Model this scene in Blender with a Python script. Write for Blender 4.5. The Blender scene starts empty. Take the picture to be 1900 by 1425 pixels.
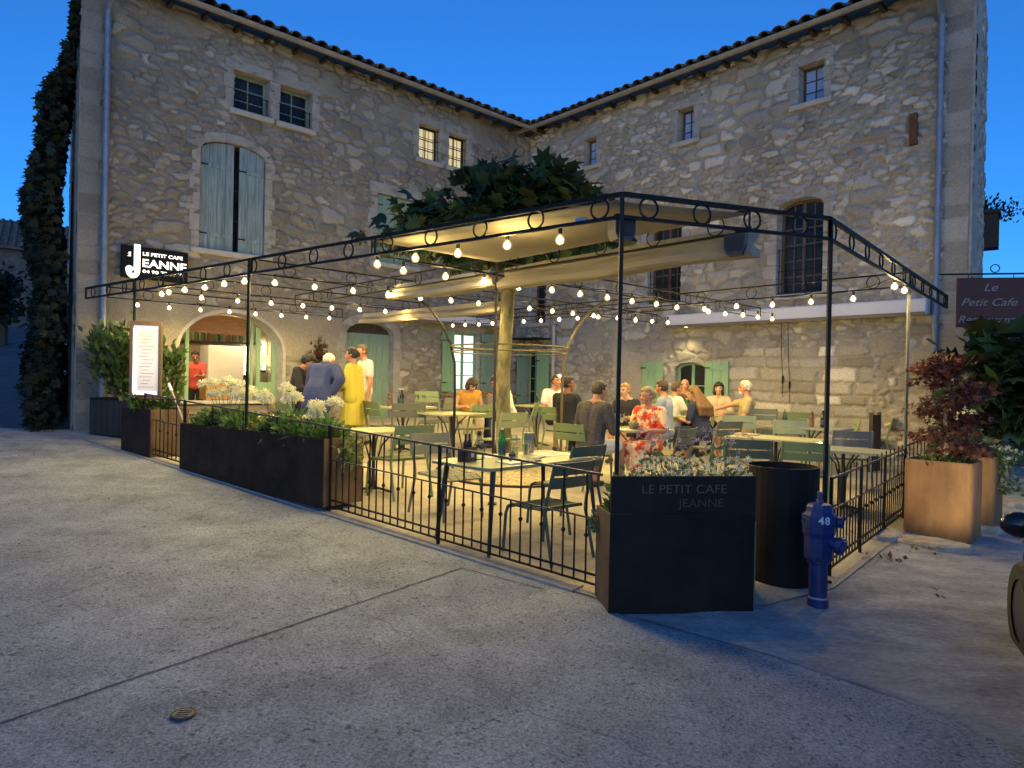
import bpy, math, random
import numpy as np
from mathutils import Vector, Matrix
R=math.radians
random.seed(7)
scene=bpy.context.scene
COL=scene.collection
# ---------------- camera, sky, sun, exposure ----------------
F_PX=1260.0; CAM_Z=1.58; ROLL=R(1.15); PITCH=R(-0.25)
cam_data=bpy.data.cameras.new('camera'); cam_data.sensor_width=36.0
cam_data.lens=36.0*F_PX/1900.0; cam_data.clip_end=500; cam_data.clip_start=.05
cam=bpy.data.objects.new('camera',cam_data); COL.objects.link(cam)
cam.matrix_world=Matrix.Translation((0,0,CAM_Z))@Matrix.Rotation(math.pi/2+PITCH,4,'X')@Matrix.Rotation(ROLL,4,'Z')
scene.camera=cam
SUN_ELEV=R(10.0); SUN_ROT=R(180)
world=bpy.data.worlds.new('World'); scene.world=world; world.use_nodes=True
wt=world.node_tree; bg=wt.nodes['Background']
sky=wt.nodes.new('ShaderNodeTexSky'); sky.sky_type='NISHITA'; sky.sun_disc=False
sky.sun_elevation=SUN_ELEV; sky.sun_rotation=SUN_ROT; sky.ozone_density=9.0; sky.air_density=1.0; sky.dust_density=.7
hsv=wt.nodes.new('ShaderNodeHueSaturation'); hsv.inputs['Saturation'].default_value=1.0
wt.links.new(sky.outputs[0],hsv.inputs['Color']); wt.links.new(hsv.outputs[0],bg.inputs['Color'])
bg.inputs['Strength'].default_value=0.092
sl=bpy.data.lights.new('sun','SUN'); sl.energy=0.022; sl.angle=R(70); sl.color=(1.0,.84,.68)
so=bpy.data.objects.new('sun',sl); COL.objects.link(so)
so.rotation_euler=(R(80),0,0)
scene.view_settings.view_transform='Standard'; scene.view_settings.look='None'
scene.view_settings.exposure=1.5; scene.view_settings.gamma=1.0
scene.render.engine='CYCLES'
scene.cycles.use_denoising=True
scene.cycles.max_bounces=6; scene.cycles.transparent_max_bounces=12
scene.cycles.sample_clamp_indirect=4.0
scene.cycles.use_light_tree=True
BULB_W=32.0

# ---------------- measuring helpers: a pixel of the survey picture -> a point in the place ----------------
def _ray(u,v):
    x=(u-950)/F_PX; y=-(v-712.5)/F_PX
    c,s=math.cos(ROLL),math.sin(ROLL)
    X=x*c-y*s; Y=x*s+y*c
    return Vector((X, math.cos(PITCH)-Y*math.sin(PITCH), math.sin(PITCH)+Y*math.cos(PITCH)))
CAMP=Vector((0,0,CAM_Z))
def g(x,y):                      # the sloping ground of the square
    return -.0253*(x-.8)+.0507*(y-5)
def ground(x,y):                 # the whole terrain: the lane on the left climbs more steeply
    w=min(1,max(0,(-x-6.6)/.9))
    return g(x,y)+w*.085*max(0,y-11.7)
def fl(u,v,h=0.0):
    d=_ray(u,v); t=(.0253*.8-.0507*5+h-CAM_Z)/(d.z+.0253*d.x-.0507*d.y); return CAMP+d*t
def zp(u,v,z):
    d=_ray(u,v); return CAMP+d*((z-CAM_Z)/d.z)
def dp(u,v,y):
    d=_ray(u,v); return CAMP+d*(y/d.y)
def ux(u,y): return _ray(u,707).x/_ray(u,707).y*y

# ---------------- mesh builder ----------------
class MB:
    def __init__(s): s.v=[]; s.f=[]; s.m=[]; s.cur=0
    def add(s,vs,fs):
        o=len(s.v); s.v.extend([tuple(p) for p in vs]); s.f.extend([tuple(i+o for i in f) for f in fs]); s.m.extend([s.cur]*len(fs)); return s
    def box(s,x0,x1,y0,y1,z0,z1,M=None,jit=0,taper=0):
        if x0>x1:x0,x1=x1,x0
        if y0>y1:y0,y1=y1,y0
        vs=[(x0,y0,z0),(x1,y0,z0),(x1,y1,z0),(x0,y1,z0),(x0,y0,z1),(x1,y0,z1),(x1,y1,z1),(x0,y1,z1)]
        if jit: vs=[(a+random.uniform(-jit,jit),b+random.uniform(-jit,jit),c+random.uniform(-jit,jit)) for a,b,c in vs]
        if M is not None: vs=[M@Vector(p) for p in vs]
        return s.add(vs,[(0,3,2,1),(4,5,6,7),(0,1,5,4),(1,2,6,5),(2,3,7,6),(3,0,4,7)])
    def bbox(s,x0,x1,y0,y1,z0,z1,b=.006,M=None):     # box with chamfered edges
        vs=[];
        xs=(x0,x1);ys=(y0,y1);zs=(z0,z1)
        idx={}
        for i in (0,1):
            for j in (0,1):
                for k in (0,1):
                    sx=b*(1-2*i);sy=b*(1-2*j);sz=b*(1-2*k)
                    for a,p in enumerate([(xs[i],ys[j]+sy,zs[k]+sz),(xs[i]+sx,ys[j],zs[k]+sz),(xs[i]+sx,ys[j]+sy,zs[k])]):
                        idx[(i,j,k,a)]=len(vs); vs.append(p)
        fs=[]
        for i in (0,1):
            q=[idx[(i,0,0,0)],idx[(i,1,0,0)],idx[(i,1,1,0)],idx[(i,0,1,0)]]; fs.append(tuple(q if i else q[::-1]))
            q=[idx[(0,i,0,1)],idx[(1,i,0,1)],idx[(1,i,1,1)],idx[(0,i,1,1)]]; fs.append(tuple(q[::-1] if i else q))
            q=[idx[(0,0,i,2)],idx[(1,0,i,2)],idx[(1,1,i,2)],idx[(0,1,i,2)]]; fs.append(tuple(q if i else q[::-1]))
        for i in (0,1):
            for j in (0,1):
                fs.append((idx[(i,j,0,0)],idx[(i,j,0,1)],idx[(i,j,1,1)],idx[(i,j,1,0)]))
                fs.append((idx[(i,0,j,0)],idx[(i,0,j,2)],idx[(i,1,j,2)],idx[(i,1,j,0)]))
                fs.append((idx[(0,i,j,1)],idx[(0,i,j,2)],idx[(1,i,j,2)],idx[(1,i,j,1)]))
        for i in (0,1):
            for j in (0,1):
                for k in (0,1): fs.append((idx[(i,j,k,0)],idx[(i,j,k,1)],idx[(i,j,k,2)]))
        if M is not None: vs=[M@Vector(p) for p in vs]
        return s.add(vs,fs)
    def tube(s,pts,r,n=6,closed=False,cap=True,sq=None):
        pts=[Vector(p) for p in pts]; N=len(pts)
        rs=r if isinstance(r,(list,tuple)) else [r]*N
        vs=[];fs=[];prev=None
        for i,p in enumerate(pts):
            if closed: t=pts[(i+1)%N]-pts[i-1]
            else: t=pts[min(i+1,N-1)]-pts[max(i-1,0)]
            t=t.normalized() if t.length>1e-9 else Vector((0,0,1))
            if prev is None:
                a=Vector((0,0,1)) if abs(t.z)<.9 else Vector((1,0,0))
                nrm=(a-t*a.dot(t)).normalized()
            else:
                nrm=prev-t*prev.dot(t)
                nrm=nrm.normalized() if nrm.length>1e-6 else prev
            prev=nrm; b=t.cross(nrm)
            for k in range(n):
                an=2*math.pi*(k+.5)/n
                vs.append(p+(nrm*math.cos(an)+b*math.sin(an))*rs[i])
        M_=N if closed else N-1
        for i in range(M_):
            for k in range(n):
                a=i*n+k;b_=i*n+(k+1)%n;c=((i+1)%N)*n+(k+1)%n;d=((i+1)%N)*n+k
                fs.append((a,b_,c,d))
        if cap and not closed:
            fs.append(tuple(range(n-1,-1,-1))); fs.append(tuple((N-1)*n+k for k in range(n)))
        return s.add(vs,fs)
    def ring(s,c,ax1,ax2,rad,r,n=18,m=6):
        c=Vector(c);ax1=Vector(ax1);ax2=Vector(ax2)
        return s.tube([c+ax1*(rad*math.cos(2*math.pi*i/n))+ax2*(rad*math.sin(2*math.pi*i/n)) for i in range(n)],r,m,closed=True)
    def lathe(s,prof,c=(0,0,0),n=14,axis='z',cap=True):
        c=Vector(c);vs=[];fs=[]
        for (r,z) in prof:
            for k in range(n):
                a=2*math.pi*k/n
                p=Vector((r*math.cos(a),r*math.sin(a),z))
                if axis=='x': p=Vector((p.z,p.x,p.y))
                if axis=='y': p=Vector((p.x,p.z,-p.y))
                vs.append(c+p)
        for i in range(len(prof)-1):
            for k in range(n):
                fs.append((i*n+k,i*n+(k+1)%n,(i+1)*n+(k+1)%n,(i+1)*n+k))
        if cap:
            fs.append(tuple(range(n-1,-1,-1))); fs.append(tuple((len(prof)-1)*n+k for k in range(n)))
        return s.add(vs,fs)
    def sph(s,c,r,n=10,m=6,sc=(1,1,1),M=None):
        vs=[];fs=[]
        c=Vector(c)
        for i in range(1,m):
            th=math.pi*i/m
            for k in range(n):
                a=2*math.pi*k/n
                vs.append((r*sc[0]*math.sin(th)*math.cos(a),r*sc[1]*math.sin(th)*math.sin(a),r*sc[2]*math.cos(th)))
        vs.append((0,0,r*sc[2]));vs.append((0,0,-r*sc[2]))
        T=len(vs)-2;B=T+1
        for i in range(m-2):
            for k in range(n): fs.append((i*n+k,(i+1)*n+k,(i+1)*n+(k+1)%n,i*n+(k+1)%n))
        for k in range(n):
            fs.append((T,k,(k+1)%n)); fs.append((B,(m-2)*n+(k+1)%n,(m-2)*n+k))
        vs=[Vector(p) for p in vs]
        if M is not None: vs=[M@p for p in vs]
        return s.add([p+c for p in vs],fs)
    def prism(s,poly,y0,y1,M=None):   # polygon in x,z extruded in y
        n=len(poly)
        vs=[(a,y0,b) for a,b in poly]+[(a,y1,b) for a,b in poly]
        fs=[tuple(range(n)),tuple(range(2*n-1,n-1,-1))]
        for i in range(n): fs.append((i,i+n,(i+1)%n+n,(i+1)%n))
        if M is not None: vs=[M@Vector(p) for p in vs]
        return s.add(vs,fs)
    def build(s,name,mats,parent=None,smooth=False,world=False,loc=None,rotz=0):
        me=bpy.data.meshes.new(name); me.from_pydata([tuple(p) for p in s.v],[],s.f)
        mats=mats if isinstance(mats,(list,tuple)) else [mats]
        for m in mats: me.materials.append(m)
        if len(mats)>1: me.polygons.foreach_set('material_index',s.m)
        if smooth: me.polygons.foreach_set('use_smooth',[True]*len(me.polygons))
        me.validate(); me.update()
        return link(name,me,parent,world,loc,rotz)
def wmat(o):
    m=Matrix.LocRotScale(o.location,o.rotation_euler,o.scale)
    return wmat(o.parent)@o.matrix_parent_inverse@m if o.parent else m
def link(name,data,parent=None,world=False,loc=None,rotz=0):
    o=bpy.data.objects.new(name,data); COL.objects.link(o)
    if loc is not None: o.location=loc
    o.rotation_euler=(0,0,rotz)
    if parent is not None:
        o.parent=parent
        if world: o.matrix_parent_inverse=wmat(parent).inverted()
    return o
def npmesh(name,V,Fq,mat,parent=None,world=False,smooth=False,col=None,loc=None,rotz=0):
    """numpy verts (n,3) and faces (m,k) -> object"""
    me=bpy.data.meshes.new(name); k=Fq.shape[1]
    me.vertices.add(len(V)); me.vertices.foreach_set('co',np.ascontiguousarray(V,dtype=np.float32).ravel())
    me.loops.add(Fq.size); me.loops.foreach_set('vertex_index',np.ascontiguousarray(Fq,dtype=np.int32).ravel())
    me.polygons.add(len(Fq)); me.polygons.foreach_set('loop_start',np.arange(0,Fq.size,k,dtype=np.int32))
    if smooth: me.polygons.foreach_set('use_smooth',np.ones(len(Fq),dtype=bool))
    me.update(calc_edges=True)
    if col is not None:
        at=me.color_attributes.new('Col','FLOAT_COLOR','POINT')
        c4=np.ones((len(V),4),dtype=np.float32); c4[:,:3]=col; at.data.foreach_set('color',c4.ravel())
    me.materials.append(mat)
    return link(name,me,parent,world,loc,rotz)
def tag(o,label=None,cat=None,group=None,kind=None):
    if label:o['label']=label
    if cat:o['category']=cat
    if group:o['group']=group
    if kind:o['kind']=kind
    return o
def thing(name,label,cat,loc=(0,0,0),rotz=0,group=None):
    o=bpy.data.objects.new(name,None); COL.objects.link(o); o.empty_display_size=.1
    o.location=loc; o.rotation_euler=(0,0,rotz); return tag(o,label,cat,group)
def dup(root,loc,rotz,label=None,group=None,remap=None):
    r=root.copy(); COL.objects.link(r); r.location=loc; r.rotation_euler=(0,0,rotz)
    if label:r['label']=label
    if group:r['group']=group
    def rec(src,dst):
        for ch in list(src.children):
            c=ch.copy(); COL.objects.link(c); c.parent=dst
            if remap and c.type=='MESH' and ch.data.materials and ch.data.materials[0].name in remap:
                c.material_slots[0].link='OBJECT'; c.material_slots[0].material=remap[ch.data.materials[0].name]
            rec(ch,c)
    rec(root,r); return r

# ---------------- materials ----------------
MATS={}
def mat(name,col=(.5,.5,.5),rough=.7,metal=0.0,ns=0,na=.25,bump=0.0,bs=40,emit=None,es=0,spec=.5,trans=0,island=0,col2=None,stretch=None,sharp=0):
    if name in MATS: return MATS[name]
    m=bpy.data.materials.new(name); m.use_nodes=True; nt=m.node_tree; b=nt.nodes['Principled BSDF']
    b.inputs['Base Color'].default_value=(*col,1); b.inputs['Roughness'].default_value=rough
    b.inputs['Metallic'].default_value=metal; b.inputs['Specular IOR Level'].default_value=spec
    tc=None
    def coord():
        nonlocal tc
        if tc is None:
            t=nt.nodes.new('ShaderNodeTexCoord'); tc=t.outputs['Object']
            if stretch:
                mp=nt.nodes.new('ShaderNodeMapping'); mp.inputs['Scale'].default_value=stretch; nt.links.new(tc,mp.inputs[0]); tc=mp.outputs[0]
        return tc
    if ns:
        n=nt.nodes.new('ShaderNodeTexNoise'); n.inputs['Scale'].default_value=ns; n.inputs['Detail'].default_value=6; n.inputs['Roughness'].default_value=.65
        nt.links.new(coord(),n.inputs['Vector'])
        r=nt.nodes.new('ShaderNodeValToRGB'); r.color_ramp.elements[0].position=.32+.15*sharp; r.color_ramp.elements[1].position=.68-.15*sharp
        c2=col2 if col2 else tuple(min(1,c*(1+na)) for c in col); c1=col if col2 else tuple(c*(1-na) for c in col)
        r.color_ramp.elements[0].color=(*c1,1); r.color_ramp.elements[1].color=(*c2,1)
        nt.links.new(n.outputs['Fac'],r.inputs[0]); src=r.outputs[0]
        nt.links.new(src,b.inputs['Base Color'])
    if island:
        gi=nt.nodes.new('ShaderNodeNewGeometry'); h=nt.nodes.new('ShaderNodeHueSaturation')
        mr=nt.nodes.new('ShaderNodeMapRange'); mr.inputs['To Min'].default_value=1-island; mr.inputs['To Max'].default_value=1+island
        nt.links.new(gi.outputs['Random Per Island'],mr.inputs['Value']); nt.links.new(mr.outputs[0],h.inputs['Value'])
        mh=nt.nodes.new('ShaderNodeMapRange'); mh.inputs['To Min'].default_value=.47; mh.inputs['To Max'].default_value=.53
        nt.links.new(gi.outputs['Random Per Island'],mh.inputs['Value']); nt.links.new(mh.outputs[0],h.inputs['Hue'])
        if ns: nt.links.new(r.outputs[0],h.inputs['Color'])
        else: h.inputs['Color'].default_value=(*col,1)
        nt.links.new(h.outputs[0],b.inputs['Base Color'])
    if bump:
        n2=nt.nodes.new('ShaderNodeTexNoise'); n2.inputs['Scale'].default_value=bs; n2.inputs['Detail'].default_value=8
        nt.links.new(coord(),n2.inputs['Vector'])
        bp=nt.nodes.new('ShaderNodeBump'); bp.inputs['Strength'].default_value=bump; bp.inputs['Distance'].default_value=.02
        nt.links.new(n2.outputs['Fac'],bp.inputs['Height']); nt.links.new(bp.outputs[0],b.inputs['Normal'])
    if emit is not None:
        b.inputs['Emission Color'].default_value=(*emit,1); b.inputs['Emission Strength'].default_value=es
    if trans:   # thin leaf or cloth: some light passes through
        tb=nt.nodes.new('ShaderNodeBsdfTranslucent'); mx=nt.nodes.new('ShaderNodeMixShader'); mx.inputs[0].default_value=trans
        out=nt.nodes['Material Output']
        tb.inputs['Color'].default_value=(*col,1)
        if b.inputs['Base Color'].is_linked: nt.links.new(b.inputs['Base Color'].links[0].from_socket,tb.inputs['Color'])
        nt.links.new(b.outputs[0],mx.inputs[1]); nt.links.new(tb.outputs[0],mx.inputs[2]); nt.links.new(mx.outputs[0],out.inputs['Surface'])
    MATS[name]=m; return m
def glassmat(name,tint=(.9,.95,.92),mixv=.25,em=None,es=0):
    if name in MATS: return MATS[name]
    m=bpy.data.materials.new(name); m.use_nodes=True; nt=m.node_tree; nt.nodes.clear()
    out=nt.nodes.new('ShaderNodeOutputMaterial'); tr=nt.nodes.new('ShaderNodeBsdfTransparent'); gl=nt.nodes.new('ShaderNodeBsdfGlossy')
    tr.inputs[0].default_value=(*tint,1); gl.inputs['Roughness'].default_value=.05
    fr=nt.nodes.new('ShaderNodeLayerWeight'); fr.inputs[0].default_value=mixv
    mx=nt.nodes.new('ShaderNodeMixShader'); nt.links.new(fr.outputs['Facing'],mx.inputs[0]); nt.links.new(tr.outputs[0],mx.inputs[1]); nt.links.new(gl.outputs[0],mx.inputs[2])
    last=mx
    if em:
        e=nt.nodes.new('ShaderNodeEmission'); e.inputs[0].default_value=(*em,1); e.inputs[1].default_value=es
        ad=nt.nodes.new('ShaderNodeAddShader'); nt.links.new(mx.outputs[0],ad.inputs[0]); nt.links.new(e.outputs[0],ad.inputs[1]); last=ad
    nt.links.new(last.outputs[0],out.inputs['Surface']); MATS[name]=m; return m
iron=mat('wrought_iron',(.007,.007,.008),.62,.0,ns=30,na=.4,spec=.22)
iron_br=mat('browned_iron',(.035,.022,.014),.6,.3,ns=25,na=.5)
limestone=mat('dressed_limestone',(.275,.258,.23),.9,ns=5,na=.22,bump=.5,bs=35)
limestone_pale=mat('pale_limestone',(.35,.33,.29),.9,ns=6,na=.16,bump=.4,bs=40)
glass_dark=mat('dark_window_glass',(.005,.006,.008),.12,0,spec=.25,ns=1.3,col2=(.03,.034,.042))  # paler noise stands in for curtains and reflections in the panes
zinc=mat('zinc',(.17,.20,.26),.5,.35,ns=6,na=.2)
gut_m=mat('weathered_gutter',(.26,.24,.20),.6,.2,ns=8,na=.2)
def lamp(name,loc,energy,color,parent=None,radius=.03,spot=None,rot=None,world=True):
    l=bpy.data.lights.new(name,'SPOT' if spot else 'POINT'); l.energy=energy; l.color=color; l.shadow_soft_size=radius
    if spot: l.spot_size=R(spot); l.spot_blend=.7
    o=link(name,l,parent,world=world and parent is not None,loc=loc)
    if rot: o.rotation_euler=rot
    return o
def textmesh(body,size,extr=.004,shear=0,align='LEFT',bold=0,spacing=1.0):
    c=bpy.data.curves.new('lettering','FONT'); c.body=body; c.size=size; c.extrude=extr; c.shear=shear; c.align_x=align; c.space_character=spacing
    c.offset=bold; c.resolution_u=4
    o=bpy.data.objects.new('lettering_source',c); COL.objects.link(o)
    bpy.context.view_layer.update()
    me=bpy.data.meshes.new_from_object(o.evaluated_get(bpy.context.evaluated_depsgraph_get()))
    bpy.data.objects.remove(o); bpy.data.curves.remove(c); return me
def text(name,body,size,M,m,parent,extr=.004,shear=0,align='LEFT',bold=0,spacing=1.0,world=False,width=None):
    me=textmesh(body,size,extr,shear,align,bold,spacing)
    if width:
        xs=[v.co.x for v in me.vertices]; k=width/(max(xs)-min(xs))
        for v in me.vertices: v.co.x=(v.co.x-min(xs))*k
    me.transform(M); me.materials.clear(); me.materials.append(m)
    return link(name,me,parent,world)
# ================= SETTING: the two stone houses =================
_rt=np.random.default_rng(5).random((256,256))
def vn(x,y,s=0):
    x=x+s*17.31; y=y+s*9.77
    xi=np.floor(x).astype(int); yi=np.floor(y).astype(int); fx=x-xi; fy=y-yi
    fx=fx*fx*(3-2*fx); fy=fy*fy*(3-2*fy)
    a=_rt[xi&255,yi&255];b=_rt[(xi+1)&255,yi&255];c=_rt[xi&255,(yi+1)&255];d=_rt[(xi+1)&255,(yi+1)&255]
    return (a*(1-fx)+b*fx)*(1-fy)+(c*(1-fx)+d*fx)*fy
def fbm(x,y,s=0,o=4):
    r=0;a=.5
    for i in range(o): r=r+a*vn(x*2**i,y*2**i,s+i); a*=.5
    return r/(1-.5**o)
def sstep(a,b,x):
    t=np.clip((x-a)/(b-a),0,1); return t*t*(3-2*t)
PAL=np.array([(.345,.312,.262),(.29,.263,.222),(.42,.388,.335),(.225,.20,.162),(.315,.298,.27),(.36,.322,.26)])
def cells(X,Z,sx,sz,seed,p=4):
    rng=np.random.default_rng(seed); T=rng.random((64,64,5))
    px=X/sx; pz=Z/sz
    px=px+.5*(np.floor(pz).astype(int)%2)*0
    ix=np.floor(px).astype(int); iz=np.floor(pz).astype(int)
    f1=np.full(X.shape,9.);f2=np.full(X.shape,9.);idx=np.zeros(X.shape,int);idz=np.zeros(X.shape,int)
    for dx in (-2,-1,0,1,2):
        for dz in (-1,0,1):
            cx=ix+dx;cz=iz+dz; t=T[cx&63,cz&63]
            gx=cx+.5+(t[...,0]-.5)*.9+ (cz%2)*.5; gz=cz+.5+(t[...,1]-.5)*.7
            w=.62+.62*t[...,2]
            d=((np.abs(px-gx)/w)**p+(np.abs(pz-gz)/w*1.05)**p)**(1/p)
            n=d<f1
            f2=np.where(n,f1,np.minimum(f2,d)); f1=np.where(n,d,f1); idx=np.where(n,cx,idx); idz=np.where(n,cz,idz)
    t=T[idx&63,idz&63]
    return f1,f2-f1,t[...,3],t[...,4]
def blocks(X,Z,seed):
    """squared blocks in level courses"""
    rng=np.random.default_rng(seed); hh=.17+.17*rng.random(40); rows=np.cumsum(np.r_[-.5,hh]); ri=np.clip(np.searchsorted(rows,Z)-1,0,39)
    w=(.34+.42*rng.random(40))[ri]; q=X/w+rng.random(40)[ri]*7; k=np.floor(q).astype(int); T=rng.random((64,64,3)); t=T[k&63,ri&63]; t2=T[(k+1)&63,ri&63]
    a=(q-k-.32*(t[...,2]-.5))*w; b=(k+1+.32*(t2[...,2]-.5)-q)*w
    e=np.minimum(np.minimum(a,b),np.minimum(Z-rows[ri],rows[ri+1]-Z))*5.5
    return 1-e,np.maximum(e,0),t[...,0],t[...,1]
wall_m=bpy.data.materials.new('rubble_stone'); wall_m.use_nodes=True
def _wm():
    nt=wall_m.node_tree;b=nt.nodes['Principled BSDF'];b.inputs['Roughness'].default_value=.92;b.inputs['Specular IOR Level'].default_value=.2
    a=nt.nodes.new('ShaderNodeVertexColor');a.layer_name='Col'
    tc=nt.nodes.new('ShaderNodeTexCoord')
    n=nt.nodes.new('ShaderNodeTexNoise');n.inputs['Scale'].default_value=28;n.inputs['Detail'].default_value=8;n.inputs['Roughness'].default_value=.7
    nt.links.new(tc.outputs['Object'],n.inputs['Vector'])
    mr=nt.nodes.new('ShaderNodeMapRange');mr.inputs['From Min'].default_value=.25;mr.inputs['From Max'].default_value=.75;mr.inputs['To Min'].default_value=.68;mr.inputs['To Max'].default_value=1.3
    nt.links.new(n.outputs['Fac'],mr.inputs['Value'])
    mx=nt.nodes.new('ShaderNodeMix');mx.data_type='RGBA';mx.blend_type='MULTIPLY';mx.inputs[0].default_value=1
    nt.links.new(a.outputs['Color'],mx.inputs[6]);nt.links.new(mr.outputs[0],mx.inputs[7]);nt.links.new(mx.outputs[2],b.inputs['Base Color'])
    bp=nt.nodes.new('ShaderNodeBump');bp.inputs['Strength'].default_value=.6;bp.inputs['Distance'].default_value=.012
    nt.links.new(n.outputs['Fac'],bp.inputs['Height']);nt.links.new(bp.outputs[0],b.inputs['Normal'])
_wm()
def inhole(X,Z,h):
    m=(X>h[0])&(X<h[1])&(Z>h[2])
    if len(h)>4:   # arch: h[3]=spring, h[4]=crown
        c=(h[0]+h[1])/2;w=(h[1]-h[0])/2
        top=h[3]+(h[4]-h[3])*np.sqrt(np.clip(1-((X-c)/w)**2,0,1))
        return m&(Z<top)
    return m&(Z<h[3])
def stone_wall(name,L,z0,z1,holes,seed,parent,sx=.30,sz=.16,bury=.38,quoin=(0,0),big=None,plaster=None,res=.022,loc=(0,0,0),rotz=0,depth=.03,tone=1.0,contrast=.62):
    nx=int(L/res)+1; nz=int((z1-z0)/res)+1
    xs=np.linspace(0,L,nx);zs=np.linspace(z0,z1,nz)
    X,Z=np.meshgrid(xs,zs); 
    wx=X+.12*(fbm(X*1.7,Z*1.7,1,3)-.5)+.07*(fbm(X*9,Z*9,4,3)-.5); wz=Z+.10*(fbm(X*1.1,Z*1.9,2,3)-.5)+.05*(fbm(X*10,Z*10,6,3)-.5)
    f1,e,r1,r2=cells(wx,wz,sx,sz,seed,5)
    G1,G,g1,g2=cells(wx+3.3,wz+1.7,sx*1.9,sz*2.0,seed+5,5); k=fbm(X*.8,Z*.9,41,4)>.545
    f1=np.where(k,G1,f1);e=np.where(k,G,e);r1=np.where(k,g1,r1);r2=np.where(k,g2,r2)
    if big is not None:
        F1,E,Q1,Q2=blocks(wx,wz,seed+9); k=big(X,Z)+.25*(fbm(X*2,Z*2,9,2)-.5)>.5
        f1=np.where(k,F1,f1);e=np.where(k,E*1.5,e);r1=np.where(k,Q1,r1);r2=np.where(k,Q2*.6+.4,r2)
    rough=fbm(X*9,Z*9,3,4)
    thr=.05+.16*np.clip(bury-r2,0,1)/max(bury,.01)*2.0
    pat=fbm(X*.55,Z*.55,12,3)          # patches with more or less render over the stones
    thr=thr+.30*np.clip(pat-.52,0,1)
    mask=sstep(thr,thr+.10,e+.12*(rough-.5))
    ci=(r1*6).astype(int)%6; sc=PAL[ci]*((.80+.36*((r1*37)%1))*(1+.42*(((r1*91)%1)>.80)))[...,None]
    mort=np.array([.268,.242,.20])*(.85+.35*(fbm(X*3,Z*3,5,4)))[...,None]
    h=mask*(.4+.6*r2)*depth*(.8+.5*sstep(0,.5,e))+ (rough-.5)*.012
    mm=mask[...,None]*(contrast+.35*np.clip(r2-.6,0,1)[...,None]); col=mort*(1-mm)+sc*mm
    # worked corner blocks
    for side,w in enumerate(quoin):
        if not w: continue
        rng=np.random.default_rng(seed+side+30); rows=np.cumsum(np.r_[z0,.24+.16*rng.random(60)])
        ri=np.clip(np.searchsorted(rows,Z)-1,0,59); ww=np.where(ri%2==0,w,w*.62)+.05*rng.random(61)[ri]
        d=(X if side==0 else L-X); q=d<ww+.015*(rough-.5)
        dj=np.minimum(np.minimum(Z-rows[ri],rows[ri+1]-Z),ww-d)+.012*(rough-.5)
        jm=sstep(.004,.02,dj)
        qc=(np.array([.295,.278,.245])*(.8+.4*rng.random(61))[ri][...,None])*(.9+.25*(fbm(X*5,Z*5,8,3)-.5))[...,None]
        col=np.where(q[...,None],mort*(1-jm[...,None])+qc*jm[...,None],col); h=np.where(q,.012+.02*jm+(rough-.5)*.006,h)
    if plaster is not None:
        pm=sstep(.45,.6,plaster(X,Z)+.5*(fbm(X*2.2,Z*2.2,15,4)-.5)+.9*np.clip(fbm(X*.6,Z*.8,44,4)-.5,0,1))
        pc=np.array([.31,.278,.22])*(.85+.35*(fbm(X*2.5,Z*2.5,16,5)))[...,None]
        col=col*(1-pm[...,None])+pc*pm[...,None]; h=h*(1-pm)+pm*(.034+.015*fbm(X*4,Z*4,19,4))
    stain=.62+.70*fbm(X*.9,Z*.45,21,5)
    col=np.clip(col*stain[...,None]*tone,0,1)
    V=np.stack([X,-h,Z],-1).reshape(-1,3)
    i=np.arange(nx*nz).reshape(nz,nx)
    Fq=np.stack([i[:-1,:-1],i[:-1,1:],i[1:,1:],i[1:,:-1]],-1).reshape(-1,4)
    xc=((X[:-1,:-1]+X[1:,1:])/2).ravel();zc=((Z[:-1,:-1]+Z[1:,1:])/2).ravel()
    keep=np.ones(len(Fq),bool)
    for hh in holes: keep&=~inhole(xc,zc,hh)
    return npmesh(name,V,Fq[keep],wall_m,parent,smooth=True,col=col.reshape(-1,3),loc=loc,rotz=rotz)

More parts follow.
